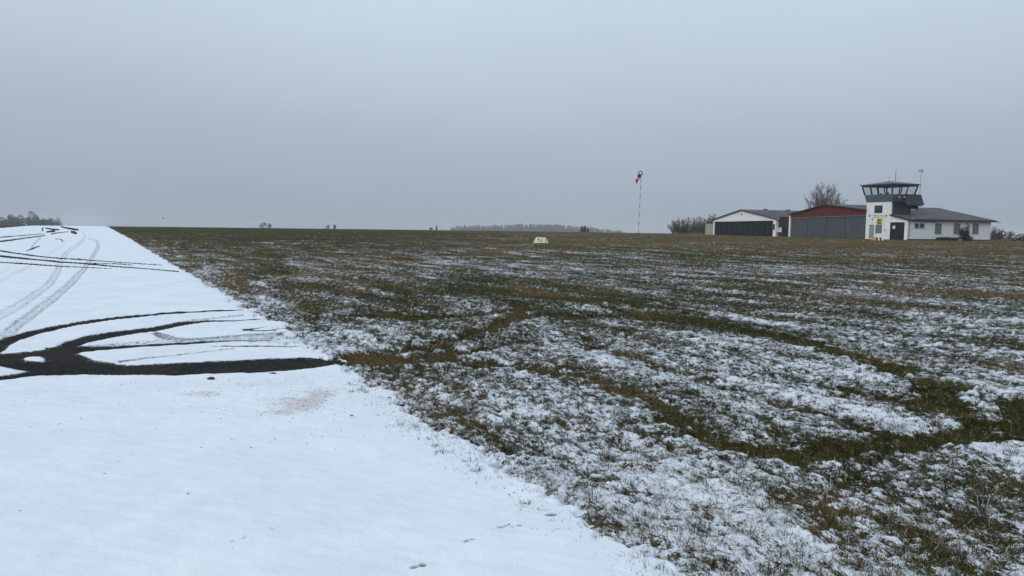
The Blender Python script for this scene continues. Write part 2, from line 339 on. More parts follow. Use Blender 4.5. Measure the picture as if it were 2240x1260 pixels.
# ------------------------------------------------------------------ ground mesh: one polar sheet cut into runway and field
def finish(name, verts, faces_q, mats, attrs=None, smooth=True, parent=None):
    me = bpy.data.meshes.new(name); nv = len(verts); nf = len(faces_q); fs = faces_q.shape[1]
    me.vertices.add(nv); me.vertices.foreach_set('co', np.asarray(verts, np.float32).ravel())
    me.loops.add(nf*fs); me.loops.foreach_set('vertex_index', faces_q.astype(np.int32).ravel())
    me.polygons.add(nf); me.polygons.foreach_set('loop_start', np.arange(0, nf*fs, fs, dtype=np.int32))
    me.polygons.foreach_set('loop_total', np.full(nf, fs, np.int32))
    me.update(calc_edges=True)
    if smooth: me.polygons.foreach_set('use_smooth', np.ones(nf, bool))
    for a, v in (attrs or {}).items():
        if v.ndim == 1:
            q = me.attributes.new(a, 'FLOAT', 'POINT'); q.data.foreach_set('value', v.astype(np.float32))
        else:
            q = me.attributes.new(a, 'FLOAT_COLOR', 'POINT'); q.data.foreach_set('color', v.astype(np.float32).ravel())
    for m in mats: me.materials.append(m)
    o = bpy.data.objects.new(name, me); COL.objects.link(o)
    if parent is not None: o.parent = parent
    return o
az = np.concatenate([np.linspace(-180, -44, 46)[:-1], np.linspace(-44, -38, 30)[:-1], np.arange(-38, 38, .056), np.linspace(38, 44, 30)[1:], np.linspace(44, 180, 46)[1:-1]])
dyr = np.concatenate([np.linspace(9.2, 40, 70)[:-1], np.arange(40, 130, .7), np.arange(130, 820, 1.3)])
rr = np.concatenate([[.05, .5, 1, 1.5, 2, 2.3, 2.6, 2.9], (EYE*FPX/dyr)[::-1], [300, 330, 370, 420, 500, 650, 850, 1200, 1800, 2600, 3800, 5500, 7500]])
rr = rr[np.concatenate([[True], np.diff(rr) > 1e-4])]
A_, R_ = np.meshgrid(np.radians(az), rr); nr, na = A_.shape
X = (R_*np.sin(A_)).ravel(); Y = (R_*np.cos(A_)).ravel()
Z0 = base_z(X, Y)
rd = runway_d(X, Y)
idx = np.arange(nr*na).reshape(nr, na); nxt = np.roll(idx, -1, axis=1)
quads = np.stack([idx[:-1], nxt[:-1], nxt[1:], idx[1:]], -1).reshape(-1, 4)
inside = rd[quads].mean(1) > 0
far_run = np.hypot(X, Y)[quads].mean(1) > 1100
inside &= ~far_run
def part(mask):
    q = quads[mask]; u, inv = np.unique(q.ravel(), return_inverse=True); return u, inv.reshape(-1, 4)
# runway
u, q = part(inside); x, y = X[u], Y[u]
dark = np.full(x.shape, -9.0)
for P in DARK: dark = np.maximum(dark, poly_sd(P, x, y, .8))
for P in ISLANDS: dark = np.minimum(dark, -poly_sd(P, x, y, .8))
pr = np.zeros(x.shape)
for i, P in enumerate(PRINTS): pr = np.maximum(pr, ss(-.008, .006, poly_sd(P, x, y, .3))*(1, .55, .5, .3, .8, .7, .8, .8, .9, .5, .4, .6, .6, .35, .3, .3, .3)[i])
dark = np.clip(dark, -.8, .8)
faint = np.zeros(x.shape)
for P, kk in FAINT:
    d = poly_sd(P, x, y, .8); wv = fbm(x, y, .5, 3, 71)
    faint = np.maximum(faint, kk*ss(-.05, .05, d)*(.72+.55*np.exp(-(d/.10)**2)))
def blob(px, py, ax_, ay_, amp):
    P = ground_pt(px, py); Q = ground_pt(px+ax_, py); W = ground_pt(px, py+ay_)
    a = np.hypot(*(Q-P)); b = np.hypot(*(W-P)); return amp*np.exp(-(((x-P[0])/a)**2+((y-P[1])/b)**2))
dirt = np.maximum.reduce([blob(655, 882, 85, 22, 1.15), blob(705, 866, 55, 16, 1.2), blob(612, 905, 50, 10, 1.0), blob(440, 868, 60, 8, .8), blob(600, 848, 200, 16, .55), blob(760, 870, 60, 30, .45), blob(640, 900, 330, 60, .14), blob(250, 840, 300, 20, .10)])
dirt = dirt*(.75+.3*fbm(x, y, .35, 3, 81)); dirt = np.clip(dirt, 0, 1.1)+.004
z = Z0[u] + .022*ss(.03, -.03, dark + .006*fbm(x, y, .15, 2, 77)) - .010*faint - .016*pr + .0035*fbm(x, y, .35, 3, 61) + .008*fbm(x, y, 3, 2, 63)
z = z - .03*ss(.10, 0, rd[u])
run = finish('runway', np.stack([x, y, z], 1), q, [m_run], {'dark': dark, 'faint': faint, 'dirt': dirt, 'print': pr}); run['kind'] = 'structure'
# field
u, q = part(~inside); x, y = X[u], Y[u]; r = np.hypot(x, y)
mud = mud_val(x, y); snow = snow_val(x, y, mud); brown = brown_val(x, y, mud)
lump = .013*fbm(x, y, .30, 3, 101)*ss(60, 20, r) + .006*fbm(x, y, .07, 2, 103)*ss(25, 10, r) + .02*fbm(x, y, 2.5, 2, 105)*ss(120, 50, r)
lump = lump*ss(0, .5, -rd[u]) - .03*ss(.10, 0, -rd[u])
z = Z0[u] + lump + .010*np.clip(snow, -1, 1)*ss(40, 15, r) - .035*mud
field = finish('grass_field', np.stack([x, y, z], 1), q, [m_field], {'snow': snow, 'brown': brown, 'mud': mud, 'soil': soil_val(x, y)}); field['kind'] = 'structure'

# ------------------------------------------------------------------ grass blades
rng = np.random.default_rng(5)
def blades(n, rmin, rmax, tufts=None):
    if tufts is None:
        uu = rng.random(n); rb = np.exp(np.log(rmin)+uu*(np.log(rmax)-np.log(rmin)))
        ab = np.radians(rng.uniform(-24, 42, n)); x = rb*np.sin(ab); y = rb*np.cos(ab)
    else: x, y = tufts
    return x, y
def field_mask(x, y, thr_soft, boost=0):
    mud = mud_val(x, y); s = snow_val(x, y, mud)
    p = ss(1.0+boost, -1.1+boost, s)*.80 + .20
    e = -runway_d(x, y)
    p = p*(1-.5*soil_val(x, y))
    return (e > -.35) & (rng.random(len(x)) < np.where(e > .12, p, .06+.30*ss(-.12, .12, e))), mud, s
xs, ys, ls, ws, tilt, dirn = [], [], [], [], [], []
# loose blades everywhere
x, y = blades(300000, 2.6, 6.5); x2, y2 = blades(760000, 6.5, 80)
x = np.concatenate([x, x2]); y = np.concatenate([y, y2])
ok, mud, s = field_mask(x, y, 1); x, y, mud = x[ok], y[ok], mud[ok]
r = np.hypot(x, y); n = len(x)
xs.append(x); ys.append(y); ls.append(rng.uniform(.02, .060, n)*(1+.3*mud)*(1+np.clip(r-10, 0, 50)/60)); ws.append(rng.uniform(.0012, .0024, n)*(1+r/9))
tilt.append(np.radians(rng.uniform(38, 86, n))); dirn.append(rng.uniform(0, 2*np.pi, n)*.75+fbm(x, y, .6, 2, 201)*1.0)
# tufts
nt_ = 12000; uu = rng.random(nt_); rb = np.exp(np.log(2.6)+uu*(np.log(26)-np.log(2.6))); ab = np.radians(rng.uniform(-24, 42, nt_))
tx, ty = rb*np.sin(ab), rb*np.cos(ab); ok, mud, s = field_mask(tx, ty, 1, .35)
tx, ty = tx[ok], ty[ok]
ex = np.array([ground_pt(*p) for p in ((1488, 1180), (1300, 1105), (960, 915), (1530, 1215), (1165, 1040), (1400, 1160), (1290, 1090), (1088, 968), (870, 868), (1750, 1250), (1560, 1120), (1640, 1180))])
tx = np.concatenate([tx, ex[:, 0]]); ty = np.concatenate([ty, ex[:, 1]])
sz = rng.uniform(.5, 1.15, len(tx)); sz[-12:] = 1.4
nb = 26
x = np.repeat(tx, nb); y = np.repeat(ty, nb); szr = np.repeat(sz, nb); n = len(x)
dd = rng.uniform(0, 2*np.pi, n); ra = .030*szr*np.sqrt(rng.random(n)); x = x+ra*np.cos(dd); y = y+ra*np.sin(dd)
xs.append(x); ys.append(y); ls.append(rng.uniform(.03, .085, n)*szr); ws.append(rng.uniform(.0012, .0022, n)*(1+np.hypot(x, y)/9))
tilt.append(np.radians(rng.uniform(10, 75, n))); dirn.append(dd+rng.normal(0, .5, n))
x = np.concatenate(xs); y = np.concatenate(ys); l = np.concatenate(ls); wd = np.concatenate(ws); ti = np.concatenate(tilt); di = np.concatenate(dirn); n = len(x)
mud = mud_val(x, y); brn = brown_val(x, y, mud); e = -runway_d(x, y); snw_ = snow_val(x, y, mud); r = np.hypot(x, y)
lump = .013*fbm(x, y, .30, 3, 101)*ss(60, 20, r) + .006*fbm(x, y, .07, 2, 103)*ss(25, 10, r) + .02*fbm(x, y, 2.5, 2, 105)*ss(120, 50, r)
lump = lump*ss(0, .5, e) - .03*ss(.10, 0, np.abs(e))
zb = base_z(x, y) + np.where(e > 0, lump + .010*np.clip(snw_, -1, 1)*ss(40, 15, r) - .035*mud - .004, .010 - .03*ss(.10, 0, np.abs(e)))
dx, dy_ = np.cos(di), np.sin(di); sdx, sdy = -dy_, dx
fx = rng.normal(0, .3, n)
t2 = np.minimum(ti+np.radians(rng.uniform(5, 45, n)), rad(97))
p0 = np.stack([x, y, zb], 1); side = np.stack([sdx, sdy, np.zeros(n)], 1)*wd[:, None]/2
m1 = p0 + np.stack([dx*np.sin(ti), dy_*np.sin(ti), np.cos(ti)], 1)*(l*.55)[:, None]
tp = m1 + np.stack([dx*np.sin(t2), dy_*np.sin(t2), np.cos(t2)], 1)*(l*.5)[:, None]
V = np.stack([p0-side, p0+side, m1+side*.8, m1-side*.8, tp], 1).reshape(-1, 3)
b0 = np.arange(n)*5
F = np.concatenate([np.stack([b0, b0+1, b0+2], 1), np.stack([b0, b0+2, b0+3], 1), np.stack([b0+3, b0+2, b0+4], 1)])
pal = np.array([(.032, .040, .012), (.062, .063, .022), (.098, .088, .036), (.170, .130, .060), (.082, .050, .020), (.013, .012, .007), (.27, .22, .12)])
bq = np.clip(brn+rng.normal(0, .22, n), 0, 1)
ci = np.where(bq < .28, 0, np.where(bq < .52, 1, np.where(bq < .68, 2, np.where(bq < .86, 4, 3))))
ci = np.where(rng.random(n) < .24, 5, ci); ci = np.where(rng.random(n) < .10, 3, ci); ci = np.where(rng.random(n) < .05, 6, ci)
cc = pal[ci]*rng.uniform(.7, 1.25, n)[:, None]
frost = (rng.random(n) < .06) & (mud < .3); cc[frost] = (.42, .45, .47)
cc = np.concatenate([cc, np.ones((n, 1))], 1); cc = np.repeat(cc, 5, axis=0)
m_blade = mat('grass_blade', rough=1, spec=.02); kk = m_blade.node_tree.nodes.new('ShaderNodeAttribute'); kk.attribute_name = 'tint'
m_blade.node_tree.links.new(kk.outputs['Color'], m_blade.node_tree.nodes['Principled BSDF'].inputs['Base Color'])
gr = finish('grass', V, F, [m_blade], {'tint': cc}, smooth=False); gr['kind'] = 'stuff'
gr['label'] = 'short matted winter grass poking through the thin snow of the airfield'; gr['category'] = 'grass'
print('blades', n)

# ------------------------------------------------------------------ mesh builder for objects
class MB:
    def __init__(s): s.v = []; s.f = []
    def poly(s, pts):
        b = len(s.v); s.v += [tuple(p) for p in pts]; s.f.append(tuple(range(b, b+len(pts))))
    def box(s, x0, x1, y0, y1, z0, z1):
        b = len(s.v); s.v += [(x, y, z) for z in (z0, z1) for x, y in ((x0, y0), (x1, y0), (x1, y1), (x0, y1))]
        s.f += [tuple(b+i for i in q) for q in ((3, 2, 1, 0), (4, 5, 6, 7), (0, 1, 5, 4), (1, 2, 6, 5), (2, 3, 7, 6), (3, 0, 4, 7))]; return s
    def prism(s, prof, a0, a1, axis='x'):       # profile (p,q) extruded along an axis
        n = len(prof); b = len(s.v)
        for a in (a0, a1):
            for p, q in prof: s.v.append((a, p, q) if axis == 'x' else (p, a, q) if axis == 'y' else (p, q, a))
        s.f.append(tuple(range(b, b+n))[::-1]); s.f.append(tuple(range(b+n, b+2*n)))
        for i in range(n): j = (i+1) % n; s.f.append((b+i, b+j, b+n+j, b+n+i))
        return s
    def hexa(s, P):                             # 8 points, bottom ring then top ring
        b = len(s.v); s.v += [tuple(p) for p in P]
        s.f += [tuple(b+i for i in q) for q in ((3, 2, 1, 0), (4, 5, 6, 7), (0, 1, 5, 4), (1, 2, 6, 5), (2, 3, 7, 6), (3, 0, 4, 7))]; return s
    def tube(s, pts, rad_, n=6, cap=True):
        pts = [Vector(p) for p in pts]; rs = rad_ if isinstance(rad_, (list, tuple)) else [rad_]*len(pts); b = len(s.v)
        for i, p in enumerate(pts):
            d = (pts[min(i+1, len(pts)-1)]-pts[max(i-1, 0)]).normalized()
            a = d.cross(Vector((0, 0, 1)) if abs(d.z) < .9 else Vector((1, 0, 0))).normalized(); c = d.cross(a)
            for k in range(n):
                t = 2*math.pi*k/n; q = p+a*math.cos(t)*rs[i]+c*math.sin(t)*rs[i]; s.v.append(tuple(q))
        for i in range(len(pts)-1):
            for k in range(n):
                j = (k+1) % n; s.f.append((b+i*n+k, b+i*n+j, b+(i+1)*n+j, b+(i+1)*n+k))
        if cap: s.f.append(tuple(b+k for k in range(n))[::-1]); s.f.append(tuple(b+(len(pts)-1)*n+k for k in range(n)))
        return s
    def beam(s, p, q, w_, h_=None):
        h_ = h_ or w_; p = Vector(p); q = Vector(q); d = (q-p).normalized(); up = Vector((0, 0, 1)) if abs(d.z) < .95 else Vector((1, 0, 0))
        a = d.cross(up).normalized()*w_/2; c = a.normalized().cross(d)*h_/2
        return s.hexa([p-a-c, p+a-c, p+a+c, p-a+c, q-a-c, q+a-c, q+a+c, q-a+c])
    def build(s, name, m, parent=None, smooth=False):
        me = bpy.data.meshes.new(name); me.from_pydata(s.v, [], s.f); me.update()
        if smooth:
            for p in me.polygons: p.use_smooth = True
        me.materials.append(m); o = bpy.data.objects.new(name, me); COL.objects.link(o)
        if parent is not None: o.parent = parent
        return o
def thing(name, label, cat, loc=(0, 0, 0), rz=0, group=None):
    o = bpy.data.objects.new(name, None); COL.objects.link(o); o.location = loc; o.rotation_euler = (0, 0, rz)
    o['label'] = label; o['category'] = cat
    if group: o['group'] = group
    return o
def tag(o, label, cat, group=None):
    o['label'] = label; o['category'] = cat
    if group: o['group'] = group
    return o
def copy_tree(o, parent=None):
    c = o.copy(); COL.objects.link(c); c.parent = parent
    for ch in o.children: copy_tree(ch, c)
    return c

# ------------------------------------------------------------------ building frame
UU = Vector((.952, .306, 0)).normalized(); TT = Vector((-UU.y, UU.x, 0)); BR = math.atan2(UU.y, UU.x)
d_ = ray(1985, 500); P0 = Vector((d_[0]/d_[1]*140.0, 140.0, 0))
def F_(px, py, u=0.0):                     # -> (t, z) on the front plane (local x = u)
    d = Vector(ray(px, py)); o = Vector((0, 0, EYE)); c = P0+UU*u
    k_ = (c-o).dot(UU)/d.dot(UU); p = o+d*k_; return (p-P0).dot(TT), p.z
def G_(px, py, t=0.0):                     # -> (u, z) on the side plane (local y = t)
    d = Vector(ray(px, py)); o = Vector((0, 0, EYE)); c = P0+TT*t
    k_ = (c-o).dot(TT)/d.dot(TT); p = o+d*k_; return (p-P0).dot(UU), p.z
def FB(mb, px0, px1, py0, py1, x0, x1):    # box on the front plane between pixel lines (centres averaged)
    t1, za = F_(px0, (py0+py1)/2); t0, _ = F_(px1, (py0+py1)/2); pm = (px0+px1)/2
    return mb.box(x0, x1, t0, t1, F_(pm, py1)[1], F_(pm, py0)[1])
def GB(mb, px0, px1, py0, py1, y0, y1):
    u0, _ = G_(px0, (py0+py1)/2); u1, _ = G_(px1, (py0+py1)/2); pm = (px0+px1)/2
    return mb.box(u0, u1, y0, y1, G_(pm, py1)[1], G_(pm, py0)[1])

m_white = mat('white_render', (.78, .79, .78), .85, noise=(1.3, (.66, .67, .66), .45, .75, (1, 1, .5)))
m_board = mat('white_boards', (.81, .83, .83), .8, noise=(2.2, (.72, .74, .74), .4, .7, (.25, 1, 5)))
m_trim = mat('white_trim', (.80, .81, .80), .7)
m_slate = mat('slate_grey_cladding', (.052, .068, .080), .6, noise=(3, (.036, .048, .058), .35, .7, (1, 1, .3)))
m_band = mat('grey_sheet_band', (.098, .134, .150), .6, noise=(2, (.080, .108, .122), .35, .7, (2, 2, .4)))
m_roof = mat('dark_corrugated_roof', (.055, .050, .055), .85, noise=(.9, (.16, .155, .155), .42, .72, (.3, 3, 3)))
m_fascia = mat('dark_fascia', (.028, .028, .034), .6)
m_red = mat('red_painted_boards', (.118, .023, .020), .75, noise=(1.6, (.085, .018, .016), .4, .7, (1, 3, .3)))
m_door = mat('grey_metal_door', (.060, .066, .080), .7, noise=(.7, (.078, .086, .10), .35, .7, (1, 1.5, .4)))
m_navy = mat('dark_navy_door', (.004, .009, .014), .8, noise=(1.2, (.007, .013, .019), .4, .7))
m_rib = mat('door_rib', (.055, .075, .090), .6)
m_black = mat('near_black_paint', (.010, .011, .017), .55)
m_glassd = mat('dark_window_glass', (.022, .028, .026), .12, spec=.6)
m_curtain = mat('grey_curtained_glass', (.11, .125, .12), .25, spec=.5, noise=(9, (.17, .18, .17), .45, .6, (6, 1, .3)))
m_greyw = mat('light_grey_door', (.26, .29, .31), .5)
m_concrete = mat('concrete', (.26, .25, .23), .9, noise=(3, (.18, .17, .15), .4, .65))
m_plinth = mat('dark_plinth', (.10, .09, .075), .9, noise=(3, (.06, .055, .045), .4, .65))
m_steel = mat('galvanised_steel', (.20, .22, .24), .45, metal=.3)
m_yellow = mat('yellow_sign', (.62, .40, .06), .6)
m_blue = mat('blue_lettering', (.06, .14, .26), .6)
m_paper = mat('white_sheet', (.68, .70, .70), .7)
m_brown = mat('dark_red_brown_boards', (.050, .026, .026), .8, noise=(2, (.030, .018, .020), .4, .7, (1, 3, .3)))
m_glass = bpy.data.materials.new('cab_glass'); m_glass.use_nodes = True
t_ = m_glass.node_tree; t_.nodes.clear()
a_ = t_.nodes.new('ShaderNodeBsdfTransparent'); a_.inputs[0].default_value = (.90, .93, .93, 1)
g_ = t_.nodes.new('ShaderNodeBsdfGlossy'); g_.inputs['Roughness'].default_value = .03; g_.inputs[0].default_value = (.9, .95, 1, 1)
x_ = t_.nodes.new('ShaderNodeMixShader'); x_.inputs[0].default_value = .10; o_ = t_.nodes.new('ShaderNodeOutputMaterial')
t_.links.new(a_.outputs[0], x_.inputs[1]); t_.links.new(g_.outputs[0], x_.inputs[2]); t_.links.new(x_.outputs[0], o_.inputs[0])

def roof_slab(mb, t0, z0, t1, z1, u0, u1, th=.16):       # sloping slab between two (t,z) lines
    mb.hexa([(u0, t0, z0-th), (u1, t0, z0-th), (u1, t1, z1-th), (u0, t1, z1-th), (u0, t0, z0), (u1, t0, z0), (u1, t1, z1), (u0, t1, z1)]); return mb

# ---- grey hangar with the red gable
gh = thing('hangar', 'wide hangar with plain grey door under a dark red gable beside the tower', 'hangar', P0, BR)
tR = F_(1893.5, 500)[0]; tL = F_(1728, 500)[0]; GD = 13.0
zR = F_(1895, 458)[1]; zL = F_(1724, 468)[1]; tA, zA = F_(1809, 447)
dR, dzR = F_(1893, 471.5); dL, dzL = F_(1729, 476.5)
mb = MB(); prof = [(tR, -.8), (tR, zR-.2), (tA, zA-.2), (tL, zL-.2), (tL, -.8)]
mb.prism(prof, .30, GD); mb.build('wall', m_brown, gh)
mb = MB(); mb.prism([(tR, dzR), (tR, zR-.12), (tA, zA-.12), (tL, zL-.12), (tL, dzL)], .02, .296)
nbd = 26
for i in range(1, nbd):
    t = tR+(tL-tR)*i/nbd; zt = (zR+(zA-zR)*(t-tR)/(tA-tR) if t < tA else zL+(zA-zL)*(tL-t)/(tL-tA))-.16
    zb_ = dzR+(dzL-dzR)*(t-tR)/(tL-tR); mb.box(-.005, .016, t-.02, t+.02, zb_+.05, zt)
gb = mb.build('gable', m_red, gh)
npn = 8
for i in range(npn):
    a = tR+.1+(tL-tR-.2)*i/npn; b = tR+.1+(tL-tR-.2)*(i+1)/npn
    f0 = dzR+(dzL-dzR)*i/npn; f1 = dzR+(dzL-dzR)*(i+1)/npn
    mb = MB(); mb.prism([(a+.02, .03), (b-.02, .03), (b-.02, f1-.03), (a+.02, f0-.03)], .10+.05*(i % 2), .28)
    mb.build('door_panel', m_door, gh)
mb = MB(); mb.hexa([(-.05, tR, dzR-.06), (.018, tR, dzR-.06), (.018, tL, dzL-.06), (-.05, tL, dzL-.06), (-.05, tR, dzR+.06), (.018, tR, dzR+.06), (.018, tL, dzL+.06), (-.05, tL, dzL+.06)])
mb.build('door_rail', m_steel, gh)
mb = MB(); roof_slab(mb, tR-.1, zR-.02, tA, zA+.08, -.45, GD+.4); roof_slab(mb, tA, zA+.08, tL+.5, zL-.08, -.45, GD+.4); mb.build('roof', m_roof, gh)
mb = MB(); roof_slab(mb, tR-.1, zR-.05, tA, zA+.05, -.50, -.455, .2); roof_slab(mb, tA, zA+.05, tL+.5, zL-.11, -.50, -.455, .2); mb.build('fascia', m_fascia, gh)
mb = MB(); mb.box(-.10, .25, tL-.12, tL+.32, -.8, zL-.45); mb.build('corner_post', m_trim, gh)

# ---- recessed link wall between the hangars
t0 = tL+.33; t1 = F_(1697, 500)[0]
lk = thing('link_building', 'low dark red-brown shed front filling the gap between the two hangars', 'shed', P0, BR)
mb = MB(); mb.box(.7, 12, t0+.02, t1-.02, -.8, zL-.75); mb.build('wall', m_brown, lk)
mb = MB(); mb.box(.45, 12.2, t0+.03, t1-.03, zL-.749, zL-.60); mb.build('roof', m_roof, lk)
mb = MB(); mb.box(.64, .697, t0+.5, t1-1.6, -.7, 2.5); mb.build('door', m_black, lk)
pz = F_(1704, 503)
sg = MB().box(-.06, -.02, pz[0]-1.0, pz[0]+.8, F_(1704, 507.5)[1], F_(1704, 498)[1]).build('notice_board', m_paper, None)
sg.location = P0; sg.rotation_euler = (0, 0, BR)
tag(sg, 'square white notice board with grey print beside the white hangar doorpost', 'notice board')
mb = MB()
zz0, zz1 = F_(1704, 507.5)[1], F_(1704, 498)[1]
for i in range(4): mb.box(-.075, -.0625, pz[0]-.7, pz[0]+.5, zz0+.25+i*.17, zz0+.33+i*.17)
mb.build('print', m_steel, sg)
for tt in (pz[0]-.9, pz[0]+.7): MB().box(-.017, .04, tt-.04, tt+.04, -.8, zz1-.1).build('leg', m_steel, sg)

# ---- white hangar
wh = thing('hangar', 'hangar with white gable and dark navy ribbed sliding doors', 'hangar', P0, BR)
wR = F_(1697, 500)[0]; wL = F_(1560, 500)[0]; WD = 19.0
wA, wzA = F_(1623, 459); wzR = F_(1697, 477)[1]; wzL = F_(1560, 479.5)[1]
eR, ezR = F_(1691.5, 482.3); eL, ezL = F_(1563, 485)
mb = MB(); mb.prism([(wR, -.8), (wR, wzR-.1), (wA, wzA-.15), (wL, wzL-.1), (wL, -.8)], .35, WD); mb.build('wall', m_board, wh)
mb = MB(); mb.prism([(wR, ezR), (wR, wzR-.1), (wA, wzA-.12), (wL, wzL-.1), (wL, ezL)], .02, .345); gb = mb.build('gable', m_board, wh)
mb = MB(); mb.tube([(-.02, wA+.1, wzA-1.1), (.018, wA+.1, wzA-1.1)], .32, 12); mb.build('vent', m_greyw, gb)
mb = MB(); mb.box(.0, .34, wR, eR, -.8, ezR-.005); mb.build('door_post', m_trim, wh)
mb = MB(); mb.box(.0, .34, eL, wL, -.8, ezL-.005); mb.build('door_post', m_trim, wh)
for i in range(11):
    a = eR+(eL-eR)*i/11; b = eR+(eL-eR)*(i+1)/11
    f0 = ezR+(ezL-ezR)*i/11; f1 = ezR+(ezL-ezR)*(i+1)/11
    mb = MB(); mb.prism([(a+.01, 0), (b-.01, 0), (b-.01, f1-.05), (a+.01, f0-.05)], .20, .33); p_ = mb.build('door_panel', m_navy, wh)
    if i: MB().box(.14, .198, a-.055, a+.055, .15, f0-.45).build('rib', m_rib, p_)
mb = MB(); roof_slab(mb, wR-.35, wzR-.06, wA, wzA+.10, -.4, WD+.3); roof_slab(mb, wA, wzA+.10, wL+.6, wzL-.10, -.4, WD+.3); mb.build('roof', m_roof, wh)
mb = MB(); roof_slab(mb, wR-.35, wzR-.10, wA, wzA+.06, -.45, -.405, .2); roof_slab(mb, wA, wzA+.06, wL+.6, wzL-.14, -.45, -.405, .2); mb.build('fascia', m_fascia, wh)
mb = MB(); mb.box(-.06, -.002, wR+.35, wR+.95, 1.5, 2.9); mb.build('fire_box', mat('dark_red_box', (.06, .02, .02), .6), wh)
mb = MB(); mb.tube([(0, wR-.40, wzR-.16), (WD, wR-.40, wzR-.16)], .09, 6); mb.build('gutter', m_trim, wh)
for uu_ in (6.5, 13.5):
    MB().box(uu_, uu_+1.1, wA-.25, wA+.25, wzA+.1, wzA+.32).build('roof_vent', m_slate, wh)

# ---- container left of the hangar
cb = thing('storage_box', 'pale beige corrugated storage box at the left end of the white hangar', 'storage box', P0, BR)
ca = F_(1560, 500, .6)[0]+.15; cz = F_(1551, 490, .6)[1]; ce = F_(1543, 500, .6)[0]
m_beige = mat('beige_sheet', (.40, .40, .34), .7, noise=(2, (.33, .33, .28), .4, .7))
mb = MB(); mb.box(.6, 3.0, ca, ce, -.8, cz); mb.build('body', m_beige, cb)
mb = MB(); nr_ = 12
for i in range(nr_): a = ca+(ce-ca)*(i+.5)/nr_; mb.box(.56, .597, a-.08, a+.08, -.7, cz-.1)
for i in range(8): a = .75+i*.28; mb.box(a, a+.12, ca-.035, ca-.003, -.7, cz-.1)
mb.build('ribs', m_beige, cb)
MB().box(.5, 3.1, ca-.08, ce+.08, cz+.003, cz+.1).build('lid', m_greyw, cb)

# ---- club house
lb = thing('airfield_building', 'long low white boarded building with dark shallow roof right of the tower', 'building', P0, BR)
LU = G_(2167, 500)[0]; ez = 4.0; rt, rz_ = 13.0, 6.62
def rz(t): return ez+(rz_-ez)*t/rt
T1 = 10.1
TG = 4.07
mb = MB(); mb.prism([(0, -.8), (0, ez-.08), (TG, rz(TG)-.1), (TG, -.8)], 0, 4.85); mb.prism([(0, -.8), (0, ez-.08), (T1, rz(T1)-.1), (T1, -.8)], 4.851, 13.3)
mb.prism([(.0, -.8), (0, ez-.08), (rt, rz_-.1), (26, ez-.1), (26, -.8)], 13.31, LU); mb.build('wall', m_board, lb)
mb = MB(); roof_slab(mb, -.55, rz(-.55)+.08, TG, rz(TG)+.08, -.35, 4.87); roof_slab(mb, -.55, rz(-.55)+.08, T1, rz(T1)+.08, 4.871, 13.35); roof_slab(mb, -.55, rz(-.55)+.08, rt, rz_+.08, 13.36, LU+.75)
roof_slab(mb, rt, rz_+.08, 26.5, ez, 13.36, LU+.75); mb.build('roof', m_roof, lb)
mb = MB(); roof_slab(mb, -.60, rz(-.6)+.04, TG, rz(TG)+.04, -.42, -.352, .24); mb.box(-.42, LU+.8, -.62, -.556, rz(-.6)-.20, rz(-.6)+.05)
roof_slab(mb, -.60, rz(-.6)+.04, rt, rz_+.04, LU+.752, LU+.80, .22); mb.build('fascia', m_fascia, lb)
mb = MB(); mb.tube([(-.3, -.69, rz(-.6)-.14), (LU+1.6, -.69, rz(-.6)-.20)], .075, 6); mb.build('gutter', m_slate, lb)
mb = MB()
for i in range(11): mb.box(.05, LU-.05, -.012, -.002, .55+i*.31, .565+i*.31)
mb.build('board_joint', m_greyw, lb)
mb = MB(); mb.box(-.03, LU+.03, -.06, -.004, -.8, .22); mb.build('plinth', m_plinth, lb)
# garage door in the gable end
mb = MB(); gt1 = F_(1947.5, 500)[0]; gt0 = F_(1979, 500)[0]; gz1 = F_(1963, 486.2)[1]
mb.box(-.05, -.003, gt0, gt1, -.8, gz1); gd = mb.build('door', m_black, lb)
MB().box(-.10, -.052, gt1-1.25, gt1-.65, gz1-1.25, gz1-.65).build('paper_notice', m_paper, gd)
mb = MB(); mb.box(-.07, -.004, gt1+.01, gt1+.13, -.8, gz1+.14); mb.box(-.07, -.004, gt0-.13, gt0-.01, -.8, gz1+.14); mb.box(-.07, -.004, gt0, gt1, gz1+.01, gz1+.14); mb.build('door_frame', m_trim, lb)
def winG(px0, px1, py0, py1, glass, bars=0, frame=m_greyw):
    u0, _ = G_(px0, 500); u1, _ = G_(px1, 500); pm = (px0+px1)/2; z0 = G_(pm, py1)[1]; z1 = G_(pm, py0)[1]
    w_ = .10; mb = MB()
    mb.box(u0, u0+w_, -.05, -.003, z0, z1); mb.box(u1-w_, u1, -.05, -.003, z0, z1); mb.box(u0+w_, u1-w_, -.05, -.003, z0, z0+w_); mb.box(u0+w_, u1-w_, -.05, -.003, z1-w_, z1)
    for i in range(bars): q = u0+(u1-u0)*(i+1)/(bars+1); mb.box(q-.03, q+.03, -.045, -.003, z0+w_, z1-w_)
    o = mb.build('window', frame, lb)
    MB().box(u0+w_, u1-w_, -.025, -.006, z0+w_, z1-w_).build('pane', glass, o)
    MB().box(u0-.06, u1+.06, -.12, -.052, z0-.07, z0+.0).build('sill', m_concrete, o)
winG(2000, 2009.5, 488.5, 498.5, m_glassd, 0, m_greyw); winG(2011, 2021.5, 488.5, 498.5, m_glassd, 0, m_greyw)
for a, b in ((2045, 2059), (2086, 2100), (2127, 2140.5)): winG(a, b, 488.7, 511, m_curtain, 1, mat('window_frame', (.20, .22, .215), .6))
mb = MB(); GB(mb, 1995, 2046, 480.5, 485, -.34, -.005); mb.build('awning_box', mat('grey_awning', (.17, .17, .165), .7), lb)
mb = MB(); GB(mb, 1988, 1996, 478.5, 481.5, -.60, -.36); mb.build('flood_lamp', m_paper, lb)
